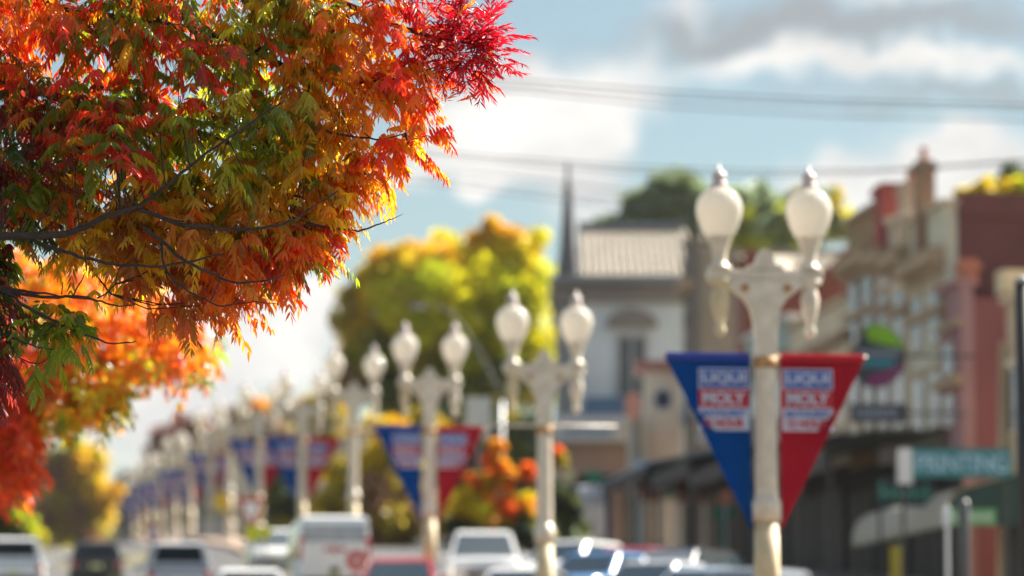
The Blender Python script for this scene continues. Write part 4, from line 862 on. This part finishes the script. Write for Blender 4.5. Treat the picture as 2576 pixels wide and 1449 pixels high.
def grow(q, Yc, nodes_, base, treeobj, pal, nleaf=(5, 9), Lr=.25, pairs=7, ll=.088, name='crown', lm=LEAF, jit=45, hx=.5):
    Pc = at_np(q, Yc); mbt = MB(); SP = []; B = []; D = []; Lm = []; Cc = []; cq = palette(q, pal, jit)
    for i in range(len(q)):
        p = Pc[i]; dd = nodes_-p; dist = np.linalg.norm(dd, axis=1) + np.where(nodes_[:, 0] > p[0]+.1, .8, 0); j = dist.argmin(); a = nodes_[j]
        mid = (a+p)/2 + np.array([0, 0, -.10*min(1.5, dist[j])]) + RNG.normal(0, .03, 3)
        if dist[j] > .05:
            mbt.tube([tuple(a-base), tuple(mid-base), tuple(p-base)], [.006, .0045, .003], 4)
        h = norm((p-a)+np.array([hx*.3, 0, .05])); k = RNG.integers(nleaf[0], nleaf[1]+1)
        sp = 1.0 if (q[i][0] > 1060 and q[i][1] < 280 and treeobj.name == 'autumn_tree') else 0.0
        for _ in range(k):
            SP.append(sp); r = RNG.normal(0, 1, 3); d = norm(h*.5+norm(r)*1.0+np.array([0, 0, .12])); B.append(p-base+RNG.normal(0, .035, 3)-h*RNG.uniform(-.02, .32)); D.append(d); Lm.append(Lr*RNG.uniform(.65, 1.15)); Cc.append(cq[i] if RNG.random() < .5 else palette(q[i:i+1], pal, jit)[0])
    Cc = np.array(Cc); Cc = Cc*RNG.uniform(.8, 1.2, (len(Cc), 1))
    V, fq, ft, c = compound(np.array(B), np.array(D), np.array(Lm), Cc, pairs, ll, spiky=np.array(SP))
    if len(mbt.v): mbt.build('twigs', BARK, treeobj)
    return mesh_np(name, V, fq, ft, c, lm, treeobj)
base1 = np.array(tb)
grow(q1, Yc, ND, base1, tree1, PAL)
# ---- second tree, orange, out of focus
P2 = [(-500, 500), (60, 600), (250, 640), (400, 740), (556, 850), (545, 920), (530, 985), (470, 960), (400, 950), (330, 1000), (290, 1060), (200, 1085), (120, 1070), (110, 1170), (60, 1245), (0, 1260), (-500, 1350)]
PAL2 = [(60, 700, [(.7, 'o2'), (.3, 'yg')]), (200, 700, [(.6, 'o2'), (.4, 'gold')]), (330, 780, [(.6, 'r2'), (.4, 'o2')]), (450, 850, [(.8, 'o2'), (.2, 'r2')]), (520, 930, [(.6, 'o2'), (.4, 'gr')]), (350, 920, [(.6, 'o2'), (.2, 'gold'), (.2, 'yg')]), (250, 880, [(.5, 'o2'), (.5, 'yg')]), (140, 930, [(.6, 'r2'), (.4, 'o2')]),
        (60, 980, [(.7, 'r2'), (.3, 'o2')]), (180, 980, [(.5, 'yg'), (.5, 'gold')]), (240, 1030, [(.5, 'yg'), (.3, 'o2'), (.2, 'gr')]), (40, 1100, [(.9, 'r2'), (.1, 'red')]), (40, 1200, [(.7, 'r2'), (.3, 'red')]), (-200, 900, [(.6, 'o2'), (.4, 'gr')])]
Y2 = 45.0; x2, y2 = -9.2, 46.0; g2 = ground(x2, y2)
tree2 = thing('autumn_tree', 'blurred orange autumn tree hanging behind the lower left of the foreground tree', 'tree', (x2, y2, g2))
MB().tube([(0, 0, -.2), (.1, 0, 1), (.0, .1, 2.5), (.3, 0, 4)], [.25, .2, .17, .14], 12).build('trunk', BARK, tree2, True)
L2 = [[(-400, 900), (-100, 850), (100, 800), (300, 800), (480, 880)], [(-400, 800), (-100, 720), (150, 680), (350, 760)], [(-400, 1000), (-100, 980), (120, 1000), (250, 1040), (330, 1020)], [(-400, 1100), (-100, 1100), (30, 1130), (50, 1220)], [(-400, 1000), (0, 920), (200, 900), (400, 920), (540, 960)]]
mb = MB(); nd2 = []; b2 = np.array((x2, y2, g2)); top2 = Vector((x2+.3, y2, g2+4))
for l_ in L2:
    P = [at(a_, b_, Y2) for a_, b_ in l_]; nd2 += [tuple(P[i]*(1-u)+P[i+1]*u) for i in range(len(P)-1) for u in (0, .33, .66)]
    if l_[0][0] < 0: P = [top2] + P
    mb.tube([p_-Vector(b2) for p_ in P], list(np.linspace(.08, .012, len(P))), 6)
mb.build('limbs', BARK, tree2, True)
q2 = np.concatenate([sample(P2, 760, ((15, 0), (0, 25), (0, -10))), sample([(-60, 900), (260, 860), (300, 1000), (180, 1050), (100, 1060), (90, 1140), (45, 1215), (-60, 1225)], 170), sample([(60, 640), (380, 740), (530, 860), (500, 930), (200, 900), (40, 850)], 90)])
grow(q2, Y2+RNG.uniform(-1.2, 1.2, len(q2)), np.array(nd2), b2, tree2, PAL2, (4, 6), .30, 3, .15, jit=40)
# ---- distant trees: trunk, limbs, clumped crown of leaf faces
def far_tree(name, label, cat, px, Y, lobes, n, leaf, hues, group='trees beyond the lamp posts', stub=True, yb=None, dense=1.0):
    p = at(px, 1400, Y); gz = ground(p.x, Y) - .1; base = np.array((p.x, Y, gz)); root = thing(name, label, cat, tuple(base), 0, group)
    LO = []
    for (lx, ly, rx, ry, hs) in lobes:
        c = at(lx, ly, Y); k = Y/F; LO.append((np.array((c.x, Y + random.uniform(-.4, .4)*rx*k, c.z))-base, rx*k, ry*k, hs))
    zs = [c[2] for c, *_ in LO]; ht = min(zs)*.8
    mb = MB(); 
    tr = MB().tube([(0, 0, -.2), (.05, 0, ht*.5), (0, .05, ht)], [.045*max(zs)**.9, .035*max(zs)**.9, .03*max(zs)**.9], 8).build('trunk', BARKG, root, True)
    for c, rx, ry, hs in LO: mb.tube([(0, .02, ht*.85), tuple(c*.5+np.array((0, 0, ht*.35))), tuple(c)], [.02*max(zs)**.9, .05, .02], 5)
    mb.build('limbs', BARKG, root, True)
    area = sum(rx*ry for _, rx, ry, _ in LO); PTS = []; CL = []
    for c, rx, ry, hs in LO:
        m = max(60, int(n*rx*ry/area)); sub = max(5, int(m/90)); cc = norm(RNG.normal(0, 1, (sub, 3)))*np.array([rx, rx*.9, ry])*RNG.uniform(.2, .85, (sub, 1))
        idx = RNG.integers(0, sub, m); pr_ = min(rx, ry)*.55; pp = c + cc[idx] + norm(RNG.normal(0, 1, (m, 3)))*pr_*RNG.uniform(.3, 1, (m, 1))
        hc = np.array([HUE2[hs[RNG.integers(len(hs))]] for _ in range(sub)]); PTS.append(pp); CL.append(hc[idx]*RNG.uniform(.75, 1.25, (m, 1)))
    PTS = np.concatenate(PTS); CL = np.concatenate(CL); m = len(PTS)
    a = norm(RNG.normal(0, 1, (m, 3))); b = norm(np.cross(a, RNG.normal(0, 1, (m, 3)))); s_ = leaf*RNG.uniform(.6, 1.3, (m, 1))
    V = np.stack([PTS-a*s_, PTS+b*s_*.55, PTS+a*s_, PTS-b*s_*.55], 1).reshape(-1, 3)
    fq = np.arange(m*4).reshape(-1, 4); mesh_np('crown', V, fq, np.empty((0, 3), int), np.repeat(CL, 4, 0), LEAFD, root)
    return root
HUE2 = {'g': (.46, .50, .02), 'yg': (.72, .66, .02), 'y': (.74, .56, .02), 'o': (.85, .42, .02), 'ro': (.85, .18, .02), 'dg': (.14, .17, .04), 'ev': (.27, .34, .20), 'ol': (.45, .36, .04), 'br': (.33, .19, .10), 'pu': (.27, .12, .09), 'gd': (.72, .45, .02), 'dk': (.05, .07, .045), 'pg': (.17, .22, .10)}
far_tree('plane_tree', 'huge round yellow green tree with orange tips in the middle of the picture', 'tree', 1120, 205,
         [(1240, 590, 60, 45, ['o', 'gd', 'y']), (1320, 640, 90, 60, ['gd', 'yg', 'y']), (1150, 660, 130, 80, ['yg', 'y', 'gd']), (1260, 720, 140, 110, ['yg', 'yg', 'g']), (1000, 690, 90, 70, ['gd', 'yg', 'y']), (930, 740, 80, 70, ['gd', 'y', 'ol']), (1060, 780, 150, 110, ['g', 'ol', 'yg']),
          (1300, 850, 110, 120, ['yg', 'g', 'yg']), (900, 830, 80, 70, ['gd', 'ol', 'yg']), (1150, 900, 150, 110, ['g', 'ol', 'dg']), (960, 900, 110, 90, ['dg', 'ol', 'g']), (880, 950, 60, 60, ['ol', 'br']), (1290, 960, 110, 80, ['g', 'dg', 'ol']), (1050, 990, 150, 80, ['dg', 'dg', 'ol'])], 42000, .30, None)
far_tree('evergreen_tree', 'dark green bushy tree above the grey building roof', 'tree', 1700, 240,
         [(1700, 480, 90, 60, ['ev', 'dg']), (1620, 530, 100, 60, ['ev', 'pg']), (1780, 520, 110, 70, ['ev', 'dg']), (1560, 575, 80, 35, ['ev', 'pg']), (1900, 530, 110, 60, ['ev', 'pg', 'g']), (1700, 580, 160, 60, ['ev', 'dg']), (1900, 590, 160, 60, ['g', 'ev'])], 20000, .3, None)
far_tree('evergreen_tree', 'olive green tree behind the right globe of the nearest lamp post', 'tree', 2080, 230, [(2060, 520, 80, 50, ['ev', 'ol']), (2110, 570, 80, 45, ['g', 'yg', 'ev']), (2000, 580, 90, 60, ['ev', 'g'])], 5000, .34, None)
far_tree('roof_shrub', 'yellow green tree top showing above the maroon brick wall', 'tree', 2480, 150, [(2440, 490, 50, 30, ['yg', 'y']), (2500, 480, 55, 35, ['yg', 'y', 'g']), (2570, 490, 60, 40, ['yg', 'g']), (2500, 540, 110, 50, ['g'])], 5000, .22, None)
far_tree('evergreen_tree', 'dark tree top at the upper right edge above the brick wall', 'tree', 2570, 165, [(2545, 450, 50, 35, ['ev', 'dk']), (2610, 470, 70, 60, ['ev', 'dk'])], 3000, .26, None)
far_tree('street_tree', 'olive and yellow tree behind the third and fourth lamp posts', 'tree', 930, 165,
         [(990, 1090, 80, 50, ['gd', 'y']), (1080, 1070, 90, 50, ['gd', 'y', 'ol']), (960, 1170, 90, 80, ['y', 'ol', 'yg']), (860, 1190, 70, 60, ['y', 'ol']), (830, 1260, 60, 60, ['ol', 'y']), (960, 1290, 120, 90, ['ol', 'br', 'ol']), (1060, 1290, 90, 90, ['ol', 'br', 'dg']), (960, 1380, 120, 60, ['ol', 'br'])], 12000, .22, None)
far_tree('street_tree', 'small tree with bright orange tips and yellow green leaves right of the third lamp post', 'tree', 1250, 128,
         [(1243, 1140, 26, 42, ['ro', 'o']), (1265, 1210, 36, 48, ['ro', 'o', 'gd']), (1310, 1270, 46, 42, ['o', 'y', 'yg']), (1210, 1220, 40, 42, ['ro', 'o', 'y']), (1180, 1280, 44, 46, ['y', 'yg']), (1240, 1300, 60, 45, ['yg', 'ro', 'o', 'y']), (1180, 1350, 66, 50, ['dg', 'g', 'dk']), (1330, 1340, 80, 45, ['dg', 'yg', 'dk']), (1325, 1190, 26, 28, ['ro', 'ro']), (1400, 1150, 26, 40, ['ro', 'ol'])], 12000, .17, None)
far_tree('street_tree', 'dark green shrub between the second lamp post and the corner shop', 'shrub', 1420, 132, [(1420, 1270, 44, 60, ['dg', 'dk']), (1440, 1340, 50, 50, ['dg', 'ev']), (1390, 1360, 40, 40, ['dk', 'dg'])], 3500, .16, None)
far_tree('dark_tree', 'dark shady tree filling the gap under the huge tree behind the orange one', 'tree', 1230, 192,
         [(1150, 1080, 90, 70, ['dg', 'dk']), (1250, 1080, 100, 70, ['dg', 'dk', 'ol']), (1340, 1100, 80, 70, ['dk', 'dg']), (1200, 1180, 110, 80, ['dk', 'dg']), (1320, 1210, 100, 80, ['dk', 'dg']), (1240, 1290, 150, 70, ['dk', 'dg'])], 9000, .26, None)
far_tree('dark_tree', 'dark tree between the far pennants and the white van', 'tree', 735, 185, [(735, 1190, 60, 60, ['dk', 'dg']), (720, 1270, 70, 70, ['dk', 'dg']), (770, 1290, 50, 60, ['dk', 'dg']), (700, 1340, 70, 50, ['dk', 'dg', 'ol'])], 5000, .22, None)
far_tree('yellow_tree', 'tall golden yellow tree at the top of the street, lower left', 'tree', 200, 400,
         [(200, 1110, 40, 40, ['y', 'g']), (230, 1170, 55, 55, ['gd', 'y']), (250, 1240, 55, 60, ['gd', 'y']), (170, 1190, 60, 70, ['br', 'ol', 'y']), (240, 1310, 65, 50, ['y', 'ol']), (150, 1300, 70, 70, ['ol', 'br']), (130, 1160, 50, 60, ['ol', 'dg', 'br']), (210, 1360, 90, 45, ['ol', 'br', 'y'])], 9000, .5, None)
far_tree('yellow_shrub', 'low bright yellow shrub left of the small dark hatchback', 'shrub', 205, 300, [(200, 1395, 55, 26, ['y', 'yg']), (230, 1410, 40, 20, ['y', 'ol'])], 1800, .25, None)
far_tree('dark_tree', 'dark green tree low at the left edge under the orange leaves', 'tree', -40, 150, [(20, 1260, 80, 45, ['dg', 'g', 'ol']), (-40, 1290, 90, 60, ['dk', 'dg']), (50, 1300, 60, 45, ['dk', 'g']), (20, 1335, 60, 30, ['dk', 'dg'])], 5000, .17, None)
far_tree('yellow_shrub', 'small yellow green bush above the white four wheel drive', 'shrub', 85, 210, [(90, 1340, 30, 28, ['y', 'yg']), (80, 1370, 40, 20, ['yg', 'ol'])], 1200, .2, None)
far_tree('russet_tree', 'purple brown tree above the far lamp posts', 'tree', 470, 360, [(480, 1055, 50, 35, ['pu']), (440, 1100, 60, 45, ['pu', 'br']), (520, 1100, 60, 45, ['pu', 'br']), (410, 1150, 50, 40, ['br', 'pu']), (500, 1170, 70, 50, ['br', 'ol'])], 5000, .42, None)
far_tree('orange_tree', 'pale orange tree left of the fourth lamp post, far up the street', 'tree', 650, 380, [(655, 1035, 50, 34, ['o', 'gd']), (600, 1060, 40, 36, ['o', 'br']), (690, 1080, 60, 40, ['br', 'o', 'ol']), (610, 1120, 60, 45, ['ol', 'br'])], 4500, .42, None)
far_tree('orange_tree', 'tan tree behind the fourth and fifth lamp posts', 'tree', 790, 300, [(840, 1010, 40, 40, ['gd', 'ol']), (770, 1050, 60, 45, ['ol', 'br', 'o']), (830, 1070, 60, 45, ['br', 'ol'])], 4000, .36, None)
# far wooded rise behind everything
mb = MB(); PTS = []; m = 14000
xs = RNG.uniform(-260, 260, m); ys = RNG.uniform(640, 700, m)
env = 9 + 3*np.sin(xs*.05) + 2*np.sin(xs*.17+1) + 1.5*np.sin(xs*.43)
zz = 25 + env*RNG.uniform(0, 1, m)**.7
PTS = np.stack([xs, ys, zz], 1); a = norm(RNG.normal(0, 1, (m, 3))); b = norm(np.cross(a, RNG.normal(0, 1, (m, 3)))); s_ = 1.6
V = np.stack([PTS-a*s_, PTS+b*s_, PTS+a*s_, PTS-b*s_], 1).reshape(-1, 3)
cl = np.array([HUE2[k] for k in ('dg', 'ev', 'ol', 'br')])[RNG.integers(0, 4, m)]
o = mesh_np('distant_woodland', V, np.arange(m*4).reshape(-1, 4), np.empty((0, 3), int), np.repeat(cl, 4, 0), LEAFD); tag(o, 'wooded skyline far beyond the top of the street', 'woodland'); o['kind'] = 'stuff'

hz = MB().box(-900, 900, -60, 1200, -4, 70).build('haze', bpy.data.materials.new('haze air')); hz['kind'] = 'stuff'; hz['label'] = 'thin warm haze filling the street'; hz['category'] = 'haze'
hm = hz.data.materials[0]; hm.use_nodes = True; hm.node_tree.nodes.clear(); ho = hm.node_tree.nodes.new('ShaderNodeOutputMaterial'); hv = hm.node_tree.nodes.new('ShaderNodeVolumePrincipled')
hv.inputs['Density'].default_value = .00005; hv.inputs['Color'].default_value = (.95, .95, .95, 1); hv.inputs['Anisotropy'].default_value = .45
hm.node_tree.links.new(hv.outputs[0], ho.inputs['Volume'])

# ------------------------------------------------------------------ sky, sun
SUN_EL, SUN_AZ = math.radians(43), math.radians(56)      # azimuth clockwise from +Y
world = bpy.data.worlds.new('World'); bpy.context.scene.world = world; world.use_nodes = True
t = world.node_tree; t.nodes.clear(); out = t.nodes.new('ShaderNodeOutputWorld'); bg = t.nodes.new('ShaderNodeBackground')
sky = t.nodes.new('ShaderNodeTexSky'); sky.sky_type = 'NISHITA'; sky.sun_disc = False; sky.sun_elevation = SUN_EL; sky.sun_rotation = SUN_AZ; sky.air_density = 1.0; sky.dust_density = 1.0; sky.ozone_density = 1.5
bg.inputs['Strength'].default_value = .05
def N(op, a, b=None, c=None):
    n = t.nodes.new('ShaderNodeMath'); n.operation = op
    for i, v in enumerate((a, b, c)):
        if v is None: continue
        if isinstance(v, (int, float)): n.inputs[i].default_value = v
        else: t.links.new(v, n.inputs[i])
    return n.outputs[0]
geo = t.nodes.new('ShaderNodeTexCoord'); sep = t.nodes.new('ShaderNodeSeparateXYZ'); t.links.new(geo.outputs['Generated'], sep.inputs[0])
az = N('ARCTAN2', sep.outputs[0], sep.outputs[1]); el = N('ARCSINE', sep.outputs[2])
def noise(scale, detail=4, off=0.0, sx=1, sz=1):
    mp = t.nodes.new('ShaderNodeMapping'); mp.inputs['Location'].default_value = (off, off*.7, off*1.3); mp.inputs['Scale'].default_value = (sx, sx, sz)
    t.links.new(geo.outputs['Generated'], mp.inputs[0]); n = t.nodes.new('ShaderNodeTexNoise'); n.inputs['Scale'].default_value = scale; n.inputs['Detail'].default_value = detail
    t.links.new(mp.outputs[0], n.inputs['Vector']); return n.outputs['Fac']
wx = N('MULTIPLY', N('SUBTRACT', noise(38, 4, 1.3), .5), .045); wz = N('MULTIPLY', N('SUBTRACT', noise(45, 4, 7.7), .5), .030)
AZ = N('ADD', az, wx); EL = N('ADD', el, wz)
def blob(px, py, rx, ry, amp=1.0):
    a0 = math.atan((px-W/2)/F); e0 = PITCH + math.atan((H/2-py)/F); ax_ = rx/F; ez = ry/F
    dx = N('DIVIDE', N('SUBTRACT', AZ, a0), ax_); dz_ = N('DIVIDE', N('SUBTRACT', EL, e0), ez)
    r2 = N('ADD', N('MULTIPLY', dx, dx), N('MULTIPLY', dz_, dz_)); return N('MULTIPLY', N('EXPONENT', N('MULTIPLY', r2, -1.0)), amp)
def total(bl):
    s_ = blob(*bl[0])
    for b_ in bl[1:]: s_ = N('ADD', s_, blob(*b_))
    return s_
white = total([(1390, 270, 190, 110, 1.6), (1500, 310, 130, 90, 1.2), (1200, 340, 200, 110, 1.2), (1080, 430, 220, 50, .9), (1400, 450, 200, 40, .8), (1760, 30, 130, 45, .9), (2000, 165, 380, 55, 1.0), (2400, 175, 330, 40, .9), (1560, 120, 90, 60, .5),
               (2380, 375, 170, 70, 1.2), (2090, 440, 150, 60, 1.0), (2470, 460, 200, 70, 1.2), (1500, 540, 130, 70, 1.0), (600, 880, 330, 150, 1.6), (450, 1060, 160, 60, 1.0), (1000, 780, 400, 60, .8), (300, 900, 300, 200, 1.2), (2100, 520, 300, 60, .8), (2250, 10, 220, 30, .8)])
grey = total([(2250, 70, 560, 62, 1.25), (1850, 95, 300, 44, .8), (2450, 245, 330, 40, 1.0), (2000, 250, 160, 30, .35), (1250, 420, 250, 45, .35), (1500, 480, 160, 25, .4)])
edge = N('MULTIPLY', N('SUBTRACT', noise(60, 5, 3.1, 1, 1.8), .5), .7)
fill_cloud = N('MULTIPLY', N('MAXIMUM', N('SUBTRACT', noise(5, 6, 5.5, 1, 2), .5), 0.0), 6.0)     # unseen clouds outside the view, added bright to fill the shaded walls
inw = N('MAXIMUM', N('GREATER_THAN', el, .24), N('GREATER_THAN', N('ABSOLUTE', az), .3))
def clamp01(a, lo=.2, hi=1.25): 
    n = t.nodes.new('ShaderNodeMapRange'); n.interpolation_type = 'SMOOTHSTEP'; t.links.new(a, n.inputs[0]); n.inputs[1].default_value = lo; n.inputs[2].default_value = hi; return n.outputs[0]
dW = clamp01(N('ADD', white, N('MULTIPLY', edge, .8))); dO = clamp01(N('MULTIPLY', N('ADD', fill_cloud, .25), inw)); dG = clamp01(N('ADD', grey, N('MULTIPLY', edge, .25)), .02, 1.5)
def mix(f, a, b):
    n = t.nodes.new('ShaderNodeMixRGB'); t.links.new(f, n.inputs[0])
    for i, v in ((1, a), (2, b)):
        if isinstance(v, tuple): n.inputs[i].default_value = (*v, 1)
        else: t.links.new(v, n.inputs[i])
    return n.outputs[0]
SKYMUL = (.68, .69, .61)
mulc = t.nodes.new('ShaderNodeMixRGB'); mulc.blend_type = 'MULTIPLY'; mulc.inputs[0].default_value = 1; t.links.new(sky.outputs[0], mulc.inputs[1]); mulc.inputs[2].default_value = (*SKYMUL, 1)
CW = 5.6; CG = 2.5; CFILL = 7.6
shd = t.nodes.new('ShaderNodeMapRange'); t.links.new(noise(26, 5, 9.1, 1, 1.6), shd.inputs[0]); shd.inputs[1].default_value = .38; shd.inputs[2].default_value = .6
cw = mix(shd.outputs[0], (CW*.80, CW*.80, CW*.79), (CW*1.04, CW*1.02, CW*.98)); c1 = mix(dW, mulc.outputs[0], cw); c1 = mix(dO, c1, (CFILL*.92, CFILL*.97, CFILL*1.04)); c2 = mix(N('MULTIPLY', dG, .88), c1, (CG*.93, CG*.98, CG*1.02))
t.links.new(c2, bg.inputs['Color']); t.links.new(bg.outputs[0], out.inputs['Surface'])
sl = bpy.data.lights.new('sun', 'SUN'); sl.energy = 5.0; sl.angle = math.radians(.53); sl.color = (1, .93, .82)
so = bpy.data.objects.new('sun', sl); C.objects.link(so)
sd = Vector((math.sin(SUN_AZ)*math.cos(SUN_EL), math.cos(SUN_AZ)*math.cos(SUN_EL), math.sin(SUN_EL)))
so.rotation_euler = sd.to_track_quat('Z', 'Y').to_euler()

# ------------------------------------------------------------------ camera, render
cd = bpy.data.cameras.new('camera'); cam = bpy.data.objects.new('camera', cd); C.objects.link(cam)
cam.location = (0, 0, EYE); cam.rotation_euler = (PI/2 + PITCH, 0, 0)
cd.sensor_width = 36; cd.lens = 36*F/W; cd.clip_end = 8000; cd.clip_start = .5
cd.dof.use_dof = True; cd.dof.focus_distance = 26.0; cd.dof.aperture_fstop = cd.lens/1000/.108; cd.dof.aperture_blades = 0
sc = bpy.context.scene; sc.camera = cam
sc.view_settings.view_transform = 'Standard'; sc.view_settings.look = 'None'; sc.view_settings.exposure = 1.85; sc.view_settings.gamma = 1
sc.cycles.max_bounces = 7; sc.cycles.diffuse_bounces = 4; sc.cycles.glossy_bounces = 3; sc.cycles.transmission_bounces = 4; sc.cycles.transparent_max_bounces = 6
sc.cycles.sample_clamp_indirect = 6; sc.cycles.use_denoising = True
try: sc.cycles.denoiser = 'OPENIMAGEDENOISE'
except Exception: pass
